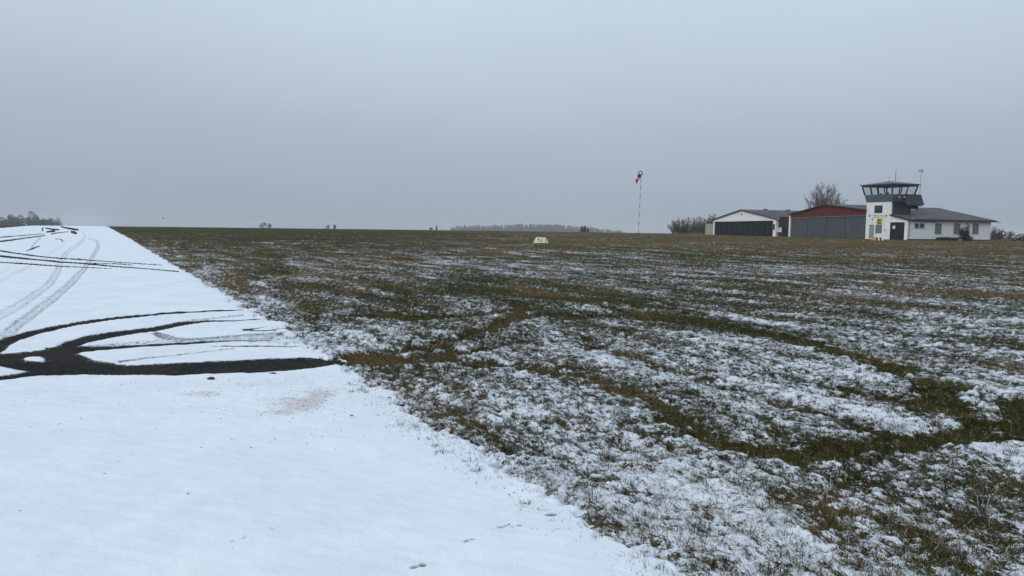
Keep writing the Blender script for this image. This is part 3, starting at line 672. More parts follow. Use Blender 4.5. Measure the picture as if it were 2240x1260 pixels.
GB(MB(), 1987.5, 1989, 481.5, 520, -.12, -.062).build('downpipe', m_greyw, lb)

# ---- control tower
tw = thing('control_tower', 'white control tower with grey flared glazed cab and antennas', 'control tower', P0, BR)
a0, a1 = 4.1, F_(1893.5, 500)[0]-.02; c0, c1_ = -.02, 4.8; zb1 = F_(1898, 443)[1]
mb = MB(); mb.box(c0, c0+.25, a0, a1, -.8, zb1); mb.build('front_wall', m_white, tw)
mb = MB(); mb.box(c0+.252, c1_, a0+.01, a1-.01, -.8, zb1); mb.build('side_wall', m_slate, tw)
mb = MB()
for i in range(1, 12): q = c0+.3+i*.37; mb.box(q, q+.03, a0-.02, a0+.006, 4.7, zb1-.1)
mb.build('cladding_joint', m_fascia, tw)
FLR = .75; zt2 = 8.75; zg = 10.35; zr = 10.55
def ring(f, z): return [(c0-f, a0-f, z), (c1_+f, a0-f, z), (c1_+f, a1+f, z), (c0-f, a1+f, z)]
def fl(z): return .04+FLR*(z-zb1)/(zr-zb1)
def flare(z0, z1, th, name, m):
    mb = MB()
    A = ring(fl(z0), z0); B = ring(fl(z1), z1); C = ring(fl(z0)-th, z0); D = ring(fl(z1)-th, z1)
    for i in range(4):
        j = (i+1) % 4
        mb.poly([A[i], A[j], B[j], B[i]]); mb.poly([C[j], C[i], D[i], D[j]]); mb.poly([B[i], B[j], D[j], D[i]]); mb.poly([A[j], A[i], C[i], C[j]])
    return mb.build(name, m, tw)
flare(zb1, zt2, .12, 'cab_band', m_band)
flare(zg, zr, .12, 'cab_head', m_slate)
MB().box(c0+.05, c1_-.05, a0+.05, a1-.05, zb1+.15, zb1+.3).build('cab_floor', m_fascia, tw)
# posts and panes of the cab
def pt(i, f, z):                            # point a fraction f along side i at height z, on the flare
    A = ring(fl(z)-.05, z); p = Vector(A[i]); q = Vector(A[(i+1) % 4]); return p.lerp(q, f)
for i, fr in ((0, (0, .30, .62)), (1, (0, .5)), (2, (0, .36, .68)), (3, (0, .28, .5, .74))):
    fr = list(fr)
    for j, f in enumerate(fr):
        MB().beam(pt(i, f, zt2), pt(i, f, zg), .24 if f == 0 else .15, .16).build('mullion', m_fascia, tw)
    for j, f in enumerate(fr):
        g = fr[j+1] if j+1 < len(fr) else 1.0
        e_ = .02
        P = [pt(i, f+e_, zt2), pt(i, g-e_, zt2), pt(i, g-e_, zg), pt(i, f+e_, zg)]
        mb = MB(); mb.poly(P); mb.build('cab_window', m_glass, tw)
rg = MB(); rgp = ring(FLR+.28, zr+.02); rgq = ring(FLR+.28, zr+.22)
rg.hexa(rgp+rgq); rf = rg.build('roof', m_slate, tw)
pk = Vector(((c0+c1_)/2, (a0+a1)/2, zr+.95)); mb = MB(); A = ring(FLR+.24, zr+.223)
for i in range(4): mb.poly([A[i], A[(i+1) % 4], tuple(pk)])
mb.build('roof_covering', mat('weathered_roof_felt', (.10, .115, .125), .8, noise=(2, (.28, .30, .31), .5, .66)), rf)
# controller desk and chair backs seen through the glass
mb = MB(); mb.box(c0+.3, c0+1.0, a0+.5, a1-.5, zb1+.3, zt2+.02); mb.box(c0+.5, c0+.8, a0+1.5, a0+2.1, zt2+.02, zt2+.42); mb.box(c0+.5, c0+.8, a0+3.2, a0+3.6, zt2+.02, zt2+.3); mb.build('desk', m_slate, tw)
# hood over the outside stair on the right side
mb = MB(); h0, h1 = 2.5, 6.8
mb.hexa([(h0, a0-1.25, 6.75), (h1, a0-1.25, 6.75), (h1, a0-.35, 8.75), (h0, a0-.35, 8.75), (h0+.0, a0-1.18, 6.83), (h1, a0-1.18, 6.83), (h1, a0-.28, 8.83), (h0, a0-.28, 8.83)])
hd = mb.build('stair_hood', m_slate, tw)
mb = MB()
for i in range(1, 11): q = h0+(h1-h0)*i/11; mb.beam((q, a0-1.24, 6.80), (q, a0-.36, 8.76), .05, .06)
mb.build('seam', m_fascia, hd)
mb = MB(); mb.box(h0+.1, h1-.3, a0-1.1, a0+.0, 6.55, 6.74); mb.box(4.9, h1-.4, a0-.2, a0+1.2, 6.0, 8.6); mb.build('stair_landing', m_fascia, tw)
mb = MB()
for q in (.1, .9, 1.7, 2.5): mb.beam((q, a0-.95, 7.3), (q, a0-.95, 8.5), .06)
for z_ in (7.6, 8.05, 8.5): mb.beam((.1, a0-.95, z_), (2.5, a0-.95, z_), .05)
mb.box(.0, 2.6, a0-1.0, a0-.02, 7.18, 7.3); mb.build('railing', m_fascia, tw)
for q in (.75, 1.95):
    mb = MB(); mb.tube([(q, a0-1.12, 8.15), (q, a0-.98, 8.2)], [.16, .12], 10); mb.build('flood_lamp', m_paper, tw)
# front details
def FP(name, px0, px1, py0, py1, x0, x1, m, parent=tw): return FB(MB(), px0, px1, py0, py1, x0, x1).build(name, m, parent)
wn = FP('window', 1913.5, 1930.5, 449.5, 466, -.07, -.022, m_fascia)
FP('pane', 1914.5, 1920.5, 450.5, 465, -.085, -.072, m_glassd, wn); FP('pane', 1922, 1929.5, 450.5, 465, -.085, -.072, m_glassd, wn)
dr = FP('door', 1901.5, 1912, 493, 521, -.06, -.022, m_greyw); FP('door_head', 1901, 1912.5, 491.8, 493, -.075, -.022, m_slate)
MB().box(-.12, -.062, F_(1910.5, 507)[0]-.05, F_(1910.5, 507)[0]+.05, 1.0, 1.2).build('handle', m_fascia, dr)
bw = FP('window', 1915.5, 1929, 491.5, 510, -.07, -.022, m_slate); FP('pane', 1916.5, 1928, 492.5, 509, -.085, -.072, m_curtain, bw)
mb = MB(); ta, tb = F_(1928, 500)[0], F_(1916.5, 500)[0]
for i in range(7): q = ta+(tb-ta)*(i+.5)/7; mb.box(-.115, -.095, q-.02, q+.02, F_(1922, 509)[1], F_(1922, 492.5)[1])
mb.build('bar', m_greyw, bw)
# letter C on a yellow panel
cs = FP('letter_panel', 1917.5, 1930.5, 477.5, 491, -.05, -.022, mat('pale_yellow_sign', (.66, .52, .24), .6))
ci_ = FP('inner_panel', 1919, 1929, 478.8, 490, -.058, -.052, m_yellow, cs)
ta, tb = F_(1928, 484)[0], F_(1920.5, 484)[0]; za, zc = F_(1924, 489)[1], F_(1924, 480)[1]; s_ = .24
mb = MB(); mb.box(-.075, -.06, tb-s_, tb, za, zc); mb.box(-.075, -.06, ta, tb-s_, zc-s_, zc); mb.box(-.075, -.06, ta, tb-s_, za, za+s_)
mb.build('letter', m_black, cs)
# two small lines of blue lettering between round emblems
for (pa, pb, y0_, y1_, n_) in ((1909, 1934, 470.3, 472.7, 17), (1911, 1934, 474, 476.2, 14)):
    mb = MB(); rr_ = random.Random(3)
    for i in range(n_):
        if i == 9: mb.build('lettering', m_blue, tw); mb = MB(); continue
        q = pa+(pb-pa)*i/n_; wv = (pb-pa)/n_*.62
        FB(mb, q, q+wv*.35, y0_, y1_, -.034, -.022); FB(mb, q, q+wv, y0_, y0_+.6, -.038, -.024)
        if rr_.random() < .6: FB(mb, q, q+wv, y1_-.6, y1_, -.038, -.024)
        if rr_.random() < .5: FB(mb, q+wv*.65, q+wv, y0_, y1_, -.0345, -.0225)
    mb.build('lettering', m_blue, tw)
for px_ in (1903, 1938.5):
    t, z_ = F_(px_, 472); MB().tube([(-.05, t, z_), (-.022, t, z_)], .21, 14).build('emblem', m_slate, tw)
mb = MB(); FB(mb, 1906.5, 1911, 478.3, 480.0, -.036, -.022); FB(mb, 1908, 1909.8, 480.2, 482, -.036, -.022); mb.build('emblem_mark', m_blue, tw)
mb = MB(); FB(mb, 1907, 1909, 485, 488.5, -.034, -.022); mb.build('emblem_mark', mat('pale_blue', (.35, .45, .55), .6), tw)
mb = MB(); FB(mb, 1933, 1938.5, 501, 505.5, -.034, -.022); mb.build('notice', mat('pale_green', (.40, .50, .45), .7), tw)
# antennas
def G2(px, py, t): return G_(px, py, t)
mb = MB(); mb.tube([(2.1, 7.2, zr+.6), (2.1, 7.2, F_(1958, 381)[1]*1.0)], [.05, .025], 5); mb.build('antenna', m_steel, tw)
mb = MB(); mb.tube([(3.1, 6.6, zr+.7), (3.1, 6.6, 13.75)], [.06, .03], 5); mb.build('antenna', m_slate, tw)
am = (c1_+FLR+.35, a0-FLR-.1)
mb = MB(); mb.tube([(am[0], am[1], 8.6), (am[0], am[1], 13.6)], [.05, .035], 6); mb.beam((am[0]-.35, am[1], 13.25), (am[0]+.35, am[1], 13.25), .06)
for a in (-.35, .35): mb.tube([(am[0]+a, am[1], 13.1), (am[0]+a, am[1], 13.5)], .10, 8)
mb.beam((am[0], am[1]-.3, 13.6), (am[0], am[1]+.3, 13.6), .06); mb.build('wind_mast', m_steel, tw)

# ------------------------------------------------------------------ striped marker before the tower and the yellow taxi marker
p_ = at_depth(1919, 525, 128.0)
m_orange = mat('orange_paint', (.52, .25, .08), .7); m_cream = mat('cream_paint', (.66, .62, .50), .7); m_dk = mat('black_paint', (.02, .018, .012), .7)
mk = thing('field_marker', 'small orange and white striped roof shaped marker on the grass before the tower', 'field marker', (p_.x, p_.y, 0), rad(4))
n_ = 6
for i in range(n_):
    a = -.95+1.9*i/n_; b = -.95+1.9*(i+1)/n_
    mb = MB(); mb.hexa([(a, -.3, 0), (b-.01, -.3, 0), (b-.01, .3, 0), (a, .3, 0), (a, -.04, .52), (b-.01, -.04, .52), (b-.01, .04, .52), (a, .04, .52)])
    mb.build('stripe', (m_orange, m_orange, m_dk, m_cream, m_dk, m_cream)[i], mk)
D_ = 71.0; p_ = at_depth(1183, 530.5, D_); 
m_py = mat('pale_yellow_paint', (.76, .73, .48), .65, noise=(4, (.66, .62, .36), .4, .7))
ym = thing('taxi_marker', 'pale yellow roof shaped marker with dark marks standing alone on the field', 'field marker', (p_.x, p_.y, 0), rad(-6))
mb = MB(); hw, hb, hd_ = .70, .46, .32
mb.hexa([(-hw, -hd_, 0), (hw-.16, -hd_, 0), (hw-.16, hd_, 0), (-hw, hd_, 0), (-hw+.24, -.05, .56), (hw-.30, -.05, .56), (hw-.30, .05, .56), (-hw+.24, .05, .56)]); mb.build('body', m_py, ym)
mb = MB(); mb.hexa([(hw-.15, -hd_, 0), (hw+.05, -hd_+.1, 0), (hw+.05, hd_, 0), (hw-.15, hd_, 0), (hw-.29, -.05, .56), (hw-.24, -.03, .55), (hw-.24, .05, .55), (hw-.29, .05, .56)]); mb.build('end_panel', m_cream, ym)
def face(x, z): return (x, -hd_-.012+(hd_-.05)*z/.56, z)
mb = MB()
for pts_ in (((-.34, .34), (-.24, .45), (-.16, .42), (-.04, .12), (-.10, .12), (-.20, .33), (-.28, .30)), ((.12, .46), (.22, .45), (.16, .36), (.12, .12), (.06, .12), (.08, .32)), ((.40, .44), (.43, .44), (.50, .06), (.46, .06))):
    n_ = len(pts_); f0 = [face(*q) for q in pts_]; b = len(mb.v); mb.v += f0+[(q[0], q[1]+.008, q[2]) for q in f0]
    mb.f.append(tuple(range(b, b+n_))); mb.f += [(b+i, b+n_+i, b+n_+(i+1) % n_, b+(i+1) % n_) for i in range(n_)]
mb.build('mark', m_dk, ym)
MB().tube([(-.95, .1, 0), (-.95, .1, .55)], .03, 6).build('pole', m_brown, ym)

# ------------------------------------------------------------------ windsock
D_ = 168.0; pb_ = at_depth(1396.5, 513, D_); pt_ = at_depth(1402, 385, D_); 
ws_ = thing('windsock', 'red and white windsock hanging limp on a tall banded pole', 'windsock', (pb_.x, pb_.y, gz(pb_.x, pb_.y)))
bp = Vector((0, 0, -.1)); tpv = Vector((pt_.x-pb_.x, 0, pt_.z))
m_pr = mat('dark_pole_band', (.07, .075, .08), .5); m_pw = mat('pale_pole_band', (.62, .64, .64), .5)
nseg = 13
for i in range(nseg):
    MB().tube([bp.lerp(tpv, i/nseg), bp.lerp(tpv, (i+1)/nseg-.0005)], .075-.03*i/nseg, 8).build('pole_band', m_pr if i % 2 == 0 else m_pw, ws_)
m_sr = mat('red_cloth', (.22, .022, .034), .8, noise=(3, (.13, .014, .024), .4, .6)); m_sw = mat('white_cloth', (.55, .36, .38), .8)
cpts = [(1401.6, 378.6, 4.6), (1399.0, 383.5, 4.3), (1396.6, 388.5, 3.6), (1394.2, 392.5, 2.9), (1392.2, 396, 2.2), (1393.4, 400.5, 1.4)]
P = [at_depth(a, b, D_-.2*i)-ws_.location for i, (a, b, c) in enumerate(cpts)]; RD = [c/FPX*D_ for _, _, c in cpts]
def sock(i0, i1, m, name='sock_band'):
    mb = MB(); n = 18; rings = []
    steps = 5
    for k_ in range(steps+1):
        f = i0+(i1-i0)*k_/steps; j = min(int(f), len(P)-2); g = f-j; c = P[j].lerp(P[j+1], g); r_ = RD[j]*(1-g)+RD[j+1]*g
        d = (P[min(j+1, len(P)-1)]-P[j]).normalized()
        nrm = Vector((.25, -.86, .45)).lerp(-d, min(1, f/1.6)).normalized()      # mouth turned to the viewer's side, then along the cloth
        a = nrm.cross(Vector((0, 0, 1))).normalized(); b = nrm.cross(a)
        rr2 = [r_*(1+.08*math.sin(5*t+f*2)*min(1, f)) for t in [2*math.pi*q/n for q in range(n)]]
        rings.append([c+a*math.cos(2*math.pi*q/n)*rr2[q]*(1-.15*min(1, f/2))+b*math.sin(2*math.pi*q/n)*rr2[q] for q in range(n)])
    b0_ = len(mb.v)
    for R in rings: mb.v += [tuple(p) for p in R]
    for k_ in range(steps):
        for q in range(n): j = (q+1) % n; mb.f.append((b0_+k_*n+q, b0_+k_*n+j, b0_+(k_+1)*n+j, b0_+(k_+1)*n+q))
    o = mb.build(name, m, ws_, True); md_ = o.modifiers.new('s', 'SOLIDIFY'); md_.thickness = .02
    return rings[0]
R0r = sock(0, .02, m_sr, 'hem'); sock(.85, 1.25, m_sr); sock(1.25, 2.3, m_sr); sock(2.3, 3.2, m_sw); sock(3.2, 5, m_sr)
mb = MB(); mb.tube([tuple(p) for p in R0r]+[tuple(R0r[0])], .10, 6); mb.build('hoop', mat('hoop', (.10, .03, .05), .6), ws_)
mb = MB(); mb.beam(tuple(tpv), tuple(P[0]+Vector((.1, 0, 0))), .07); mb.build('swivel', m_pr, ws_)

# ------------------------------------------------------------------ bare trees and shrubs
m_bark = mat('grey_brown_bark', (.062, .052, .046), .9); m_twig = mat('twig', (.125, .105, .092), .9); m_twig2 = mat('reddish_twig', (.10, .062, .066), .9)
def bare(loc, H, W, seed, label, cat, name='bare_tree', group=None, stems=7, twig=m_twig, low=.15, tw1=14, tw2=6, tw3=3, rad0=.12, rt=.022, foot=.05, drop=.30):
    R = random.Random(seed); root = thing(name, label, cat, loc, 0, group)
    tr = MB(); tw_ = MB()
    def path(p, d, ln, r0_, r1_, mb_, seg, n, curl=.16, up=.05):
        pts = [p]; rs = [r0_]; dd_ = d.copy()
        for i in range(seg):
            dd_ = (dd_+Vector((R.gauss(0, curl), R.gauss(0, curl), R.gauss(up, curl*.6)))).normalized()
            pts.append(pts[-1]+dd_*ln/seg); rs.append(r0_+(r1_-r0_)*(i+1)/seg)
        mb_.tube(pts, rs, n, False); return pts
    def side(d, k_):
        q = Vector((R.gauss(0, 1), R.gauss(0, 1), R.gauss(.25, .6))).normalized(); return (d+q*k_).normalized()
    for s_i in range(stems):
        a = 2*math.pi*(s_i+R.uniform(-.3, .3))/stems*2.4; f = ((s_i+.5)/stems)**.6
        tip = Vector((math.cos(a)*W*.46*f, math.sin(a)*W*.40*f, H*(1-drop*f*f)*R.uniform(.80, .98)))
        b0 = Vector((math.cos(a)*W*foot*f, math.sin(a)*W*foot*f, -.3)); mid = b0.lerp(tip, .45)+Vector((R.gauss(0, .02)*W, R.gauss(0, .02)*W, H*.07))
        pts = []; n = 8
        for i in range(n+1):
            t = i/n; q = b0*(1-t)**2+mid*2*t*(1-t)+tip*t*t; pts.append(q+Vector((R.gauss(0, 1), R.gauss(0, 1), 0))*.012*W*(0 < i < n))
        tr.tube(pts, [rad0*(1-.85*i/n) for i in range(n+1)], 5, False)
        L_ = (tip-b0).length
        for j in range(tw1):
            t = low+(1-low)*(j+R.random())/tw1; i = min(int(t*n), n-1); q = pts[i].lerp(pts[i+1], t*n-i); d = (pts[i+1]-pts[i]).normalized()
            l1 = L_*(.34*(1-t)+.10)*R.uniform(.7, 1.2); p1 = path(q, side(d, .75), l1, rad0*.35*(1-.6*t), rt, tw_, 3, 3)
            for _ in range(tw2):
                m_ = R.randint(0, 2); q2 = p1[m_].lerp(p1[m_+1], R.random()); d2 = (p1[m_+1]-p1[m_]).normalized()
                p2 = path(q2, side(d2, .7), l1*R.uniform(.3, .55), rt*1.1, rt*.8, tw_, 2, 3)
                for _ in range(tw3):
                    m_ = R.randint(0, 1); q3 = p2[m_].lerp(p2[m_+1], R.random()); path(q3, side((p2[m_+1]-p2[m_]).normalized(), .6), l1*R.uniform(.15, .32), rt*.8, rt*.5, tw_, 1, 3)
    tr.build('trunk', m_bark, root); tw_.build('crown', twig, root)
    return root
p_ = at_depth(1800, 500, 190); bare((p_.x, p_.y, 0), 14.9, 12.0, 4, 'tall bare many-stemmed tree rising behind the red gabled hangar', 'tree', stems=15, low=.28, tw1=17, tw2=7, tw3=4, rad0=.14, rt=.015, drop=.42)
shr = [(1481, 214, 475, 30, 'rounded bare shrub at the left end of the bare hedge row'), (1503, 216, 473, 34, 'dark dense bare shrub second from the left in the hedge row'), (1527, 212, 472, 34, 'bare shrub with pale stems in the middle of the hedge row'), (1548, 222, 470, 30, 'bare shrub standing just left of the beige storage box'), (1560, 240, 466, 22, 'upright bare shrub poking above the left roof edge of the white hangar')]
for i, (px, D, py, wpx, lab) in enumerate(shr):
    p_ = at_depth(px, 500, D); tpz = at_depth(px, py, D).z
    bare((p_.x, p_.y, gz(p_.x, p_.y)), tpz-gz(p_.x, p_.y), wpx/FPX*D*1.95, 20+i, lab, 'shrub', 'bare_shrub', 'bare shrubs left of the hangars', stems=24, low=.02, tw1=12, tw2=6, tw3=3, rad0=.05, rt=.018, foot=.16, drop=.72)
for i, (px, D, py, wpx, lab) in enumerate([(2176, 172, 494, 22, 'reddish bare shrub touching the right end of the low white building'), (2190, 178, 499, 20, 'lower reddish bare shrub right of the low white building'), (2212, 190, 502, 22, 'thin bare shrub rising behind the parked cars')]):
    p_ = at_depth(px, 500, D); tpz = at_depth(px, py, D).z
    bare((p_.x, p_.y, 0), tpz, wpx/FPX*D*1.2, 50+i, lab, 'shrub', 'bare_shrub', 'bare shrubs at the right edge', stems=16, low=.02, tw1=9, tw2=5, tw3=3, rad0=.05, rt=.018, foot=.34, drop=.6, twig=m_twig2 if i < 2 else m_twig)

# leafy shapes made of many small faces
def leafy(mb, c, rx, ry, rz_, n, size, R, lumps=7):
    cs = [(Vector((R.gauss(0, .38), R.gauss(0, .38), R.gauss(0, .38))), R.uniform(.42, .62)) for _ in range(lumps)]
    for _ in range(n):
        q, rr_ = R.choice(cs); d = Vector((R.gauss(0, 1), R.gauss(0, 1), R.gauss(0, 1))).normalized()*rr_*R.uniform(.55, 1.05)**.6
        p = q+d; P_ = Vector((c[0]+p.x*rx, c[1]+p.y*ry, c[2]+p.z*rz_))
        a = Vector((R.gauss(0, 1), R.gauss(0, 1), R.gauss(0, 1))).normalized(); b = a.cross(Vector((R.gauss(0, 1), R.gauss(0, 1), R.gauss(0, 1)))).normalized(); s = size*R.uniform(.5, 1.3)
        mb.poly([P_-a*s, P_+b*s*.6, P_+a*s, P_-b*s*.6])
m_ever = mat('dark_evergreen', (.018, .030, .018), .8, noise=(6, (.035, .045, .022), .4, .6))
m_pine = mat('pine_needles', (.018, .026, .018), .9, noise=(.5, (.028, .035, .024), .4, .6))
m_mix = mat('winter_wood', (.030, .030, .026), .9, noise=(.05, (.018, .028, .022), .4, .6))
ev = thing('evergreen_bush', 'dark green spiky evergreen bush before the windows of the low white building', 'bush')
p_ = at_depth(2109, 522, 137.5); ev.location = (p_.x, p_.y, 0); R = random.Random(8)
mb = MB(); leafy(mb, (0, 0, 1.05), 1.0, .9, 1.15, 1900, .10, R, 16)
for i in range(60):
    a = R.uniform(0, 6.28); c = Vector((math.cos(a)*R.uniform(0, .7), math.sin(a)*.5, 1.2)); t = c+Vector((math.cos(a)*.35, math.sin(a)*.3, R.uniform(.7, 1.5))); mb.tube([c, t], [.05, .01], 4)
mb.build('foliage', m_ever, ev); MB().tube([(0, 0, -.2), (.05, 0, .9)], [.12, .07], 6).build('stem', m_bark, ev)
hg = thing('low_hedge', 'low clipped dark hedge under the tall windows of the white building', 'hedge'); R = random.Random(3)
u0, u1 = G_(2042, 500)[0], G_(2096, 500)[0]; hg.location = P0; hg.rotation_euler = (0, 0, BR)
mb = MB(); mb.box(u0, u1, -1.3, -.7, -.3, .45)
for _ in range(1500):
    a = Vector((R.gauss(0, 1), R.gauss(0, 1), R.gauss(0, 1))).normalized()*.10; b = a.cross(Vector((0, 0, 1)))*.7; P_ = Vector((R.uniform(u0-.1, u1+.1), R.uniform(-1.42, -.6), R.uniform(.0, .62)))
    mb.poly([P_-a, P_+b, P_+a, P_-b])
mb.build('foliage', m_ever, hg)
pl_ = MB(); p_ = at_depth(2101, 524, 134.5)
pot = thing('planter', 'small pale terracotta planter at the foot of the evergreen bush', 'planter', (p_.x, p_.y, 0))
MB().tube([(0, 0, -.05), (0, 0, .3), (0, 0, .34), (0, 0, .36)], [.24, .34, .38, .30], 12).build('pot', mat('terracotta', (.30, .20, .16), .8), pot)
MB().tube([(0, 0, .32), (0, 0, .375)], .28, 12).build('soil', m_plinth, pot)
p_ = at_depth(2121, 521, 136.5); bs = thing('evergreen_bush', 'small round dark bush at the right foot of the evergreen bush', 'bush', (p_.x, p_.y, 0))
mb = MB(); leafy(mb, (0, 0, .42), .48, .4, .5, 350, .09, random.Random(2), 5); mb.build('foliage', m_ever, bs)
# round sign beside the building
p_ = at_depth(2194, 524, 152); rs_ = thing('sign', 'small dark round-topped sign with white disc on a thin post right of the building', 'sign', (p_.x, p_.y, 0), rad(-10))
MB().tube([(0, 0, -.1), (0, 0, 1.35)], .05, 6).build('post', m_steel, rs_)
MB().box(-.42, .42, .0, .06, 1.0, 1.9).build('board', m_slate, rs_)
MB().tube([(0, -.04, 1.5), (0, -.004, 1.5)], .24, 16).build('disc', m_paper, rs_)

# ------------------------------------------------------------------ parked cars at the right edge
m_tyre = mat('tyre', (.015, .015, .016), .9); m_rim = mat('alloy', (.30, .31, .32), .35, metal=.8); m_carg = mat('car_glass', (.06, .075, .085), .08, spec=.9); m_lamp = mat('headlamp', (.60, .62, .64), .15, spec=.8)
def car(loc, rz__, paint, label, group):
    c = thing('parked_car', label, 'car', loc, rz__, group)      # nose towards -x
    st = [(-2.15, .42, .50, .62, .70), (-2.08, .30, .74, .74, .82), (-1.5, .22, .86, .86, .88), (-.95, .20, .94, .90, .92), (-.2, .20, .96, .90, .93), (.9, .20, .97, .90, .93), (1.6, .22, .96, .90, .92), (2.0, .28, .92, .86, .86), (2.12, .42, .84, .76, .74)]
    bm_ = MB(); rings = []
    for x_, zl, zu, wu, wl in st:
        rings.append([(x_, -wl*.9, zl), (x_, -wl, zl+.14), (x_, -wl, (zl+zu)/2), (x_, -wu, zu-.05), (x_, -wu*.85, zu), (x_, wu*.85, zu), (x_, wu, zu-.05), (x_, wl, (zl+zu)/2), (x_, wl, zl+.14), (x_, wl*.9, zl)])
    b = 0; n = 10
    for r_ in rings: bm_.v += r_
    for i in range(len(rings)-1):
        for k_ in range(n): j = (k_+1) % n; bm_.f.append((i*n+k_, i*n+j, (i+1)*n+j, (i+1)*n+k_))
    bm_.f.append(tuple(range(n))[::-1]); bm_.f.append(tuple((len(rings)-1)*n+k_ for k_ in range(n)))
    bm_.build('body', paint, c)
    ch = MB(); ch.hexa([(-.98, -.80, .93), (1.62, -.80, .95), (1.62, .80, .95), (-.98, .80, .93), (-.25, -.62, 1.40), (1.15, -.62, 1.42), (1.15, .62, 1.42), (-.25, .62, 1.40)]); gh_ = ch.build('glasshouse', m_carg, c)
    rfm = MB(); rfm.hexa([(-.30, -.64, 1.40), (1.20, -.64, 1.42), (1.20, .64, 1.42), (-.30, .64, 1.40), (-.15, -.55, 1.455), (1.05, -.55, 1.465), (1.05, .55, 1.465), (-.15, .55, 1.455)])
    for s in (-1, 1):
        rfm.beam((-1.0, s*.81, .93), (-.26, s*.64, 1.41), .06); rfm.beam((1.62, s*.81, .95), (1.16, s*.64, 1.42), .08); rfm.beam((.32, s*.815, .93), (.36, s*.635, 1.41), .06)
    rfm.build('roof', paint, c)
    for x_ in (-1.38, 1.32):
        for s in (-1, 1):
            w_ = MB(); w_.tube([(x_, s*.72, .32), (x_, s*.74, .32), (x_, s*.93, .32), (x_, s*.95, .32)], [.27, .32, .32, .28], 20); wo_ = w_.build('wheel', m_tyre, c)
            MB().tube([(x_, s*.94, .32), (x_, s*.962, .32)], [.20, .18], 14).build('rim', m_rim, wo_)
    for s in (-1, 1):
        MB().hexa([(-2.14, s*.50-.16, .58), (-1.95, s*.62-.16, .58), (-1.95, s*.62+.16, .58), (-2.14, s*.50+.14, .58), (-2.10, s*.50-.14, .72), (-1.90, s*.62-.14, .75), (-1.90, s*.62+.16, .75), (-2.10, s*.50+.14, .72)]).build('headlight', m_lamp, c)
        MB().box(-.86, -.68, s*.98-.08, s*.98+.08, .95, 1.08).build('mirror', paint, c)
    MB().box(-2.18, -2.12, -.45, .45, .46, .60).build('grille', m_black, c)
    MB().box(-2.20, -2.13, -.26, .26, .34, .44).build('number_plate', m_paper, c)
    return c
p_ = at_depth(2238, 525, 152); c_ = car((p_.x, p_.y, 0), rad(16), mat('dark_blue_car_paint', (.012, .014, .030), .25, spec=.7), 'dark blue parked car cut off by the right edge of the photo', 'parked cars')
p_ = at_depth(2236, 519, 178); c_ = car((p_.x, p_.y, 0), rad(10), mat('silver_car_paint', (.42, .42, .43), .3, metal=.3, spec=.6), 'silver parked car half hidden behind the dark blue one', 'parked cars')
p_ = at_depth(2212, 519, 182); c_.location = (p_.x+2.6, p_.y, 0)

# ------------------------------------------------------------------ far trees
def crown_tree(px, D, ytop, wpx, seed, label, group, kind, mat_):
    R = random.Random(seed); b = at_depth(px, 500, D); g = gz(b.x, b.y); H = at_depth(px, ytop, D).z-g; W = wpx/FPX*D
    t = thing(kind, label, 'tree', (b.x, b.y, g), 0, group)
    mb = MB()
    leafy(mb, (0, 0, H*.62), W*.62, W*.5, H*.48, 1500, W*.045, R, 7)
    mb.build('crown', mat_, t); MB().tube([(0, 0, -.5), (0, 0, H*.7)], [H*.03, H*.012], 6).build('trunk', m_bark, t)
D_ = 820
for i, (px, yt, wpx, lab) in enumerate([(-2, 476, 16, 'hazy tree cut off by the left edge of the photo behind the runway'), (15, 475, 16, 'hazy round tree second from the left edge'), (33, 472.5, 20, 'hazy tall tree with a pointed top near the left edge'), (50, 477, 15, 'low hazy tree just left of the tallest tree of the left wood'), (73, 471.5, 20, 'tallest broad hazy tree of the left wood'), (87, 475.5, 15, 'hazy tree just right of the tallest tree of the left wood'), (103, 479, 15, 'low hazy tree towards the right end of the left wood'), (114, 478, 11, 'small hazy tree next to the last tree of the left wood'), (126, 477, 11, 'last small ragged tree at the right end of the left wood')]):
    crown_tree(px, D_, yt, wpx*1.25, 300+i, lab, 'hazy trees at the left end of the horizon', 'distant_tree', m_pine)
ms = MB(); R = random.Random(12)
for i in range(34):
    px = -40+i*5+R.uniform(-2, 2); b = at_depth(px, 500, 860); g = gz(b.x, b.y); zt = at_depth(px, R.uniform(481, 485), 860).z
    leafy(ms, (b.x, b.y+R.uniform(-8, 8), (g+zt)/2), 5, 4.5, (zt-g)/2*1.2, 140, 1.2, R, 4)
o = ms.build('undergrowth', m_pine); o['kind'] = 'stuff'; o['label'] = 'hazy dark undergrowth along the foot of the left wood'; o['category'] = 'undergrowth'
# single bushes on the crest
for i, (px, yt, wpx, lab) in enumerate([(573, 489.5, 7, 'tiny faint bush on the crest, leftmost of three'), (582, 487.5, 8, 'dark small bush on the crest, middle of three'), (592, 488, 8, 'dark small bush on the crest, right one of three'), (716, 490.5, 9, 'small round bush on the crest, left one of a pair'), (731, 491, 8, 'small round bush on the crest, right one of a pair'), (943, 496, 5, 'very small bush on the crest, left of the far wood'), (955, 496, 4, 'tiny bush on the crest nearest the far wood')]):
    D_ = 420; b = at_depth(px, 500, D_); g = gz(b.x, b.y); H = at_depth(px, yt, D_).z-g; W = wpx/FPX*D_
    t = thing('bush', lab, 'bush', (b.x, b.y, g), 0, 'small bushes on the crest'); mb = MB(); leafy(mb, (0, 0, H*.62), W*.62, W*.5, H*.45, 420, .16, random.Random(400+i), 6)
    mb.build('foliage', m_mix, t); MB().tube([(0, 0, -.3), (0, 0, H*.5)], [.12, .06], 5).build('stem', m_bark, t)
b = at_depth(1278, 500, 330); g = gz(b.x, b.y)
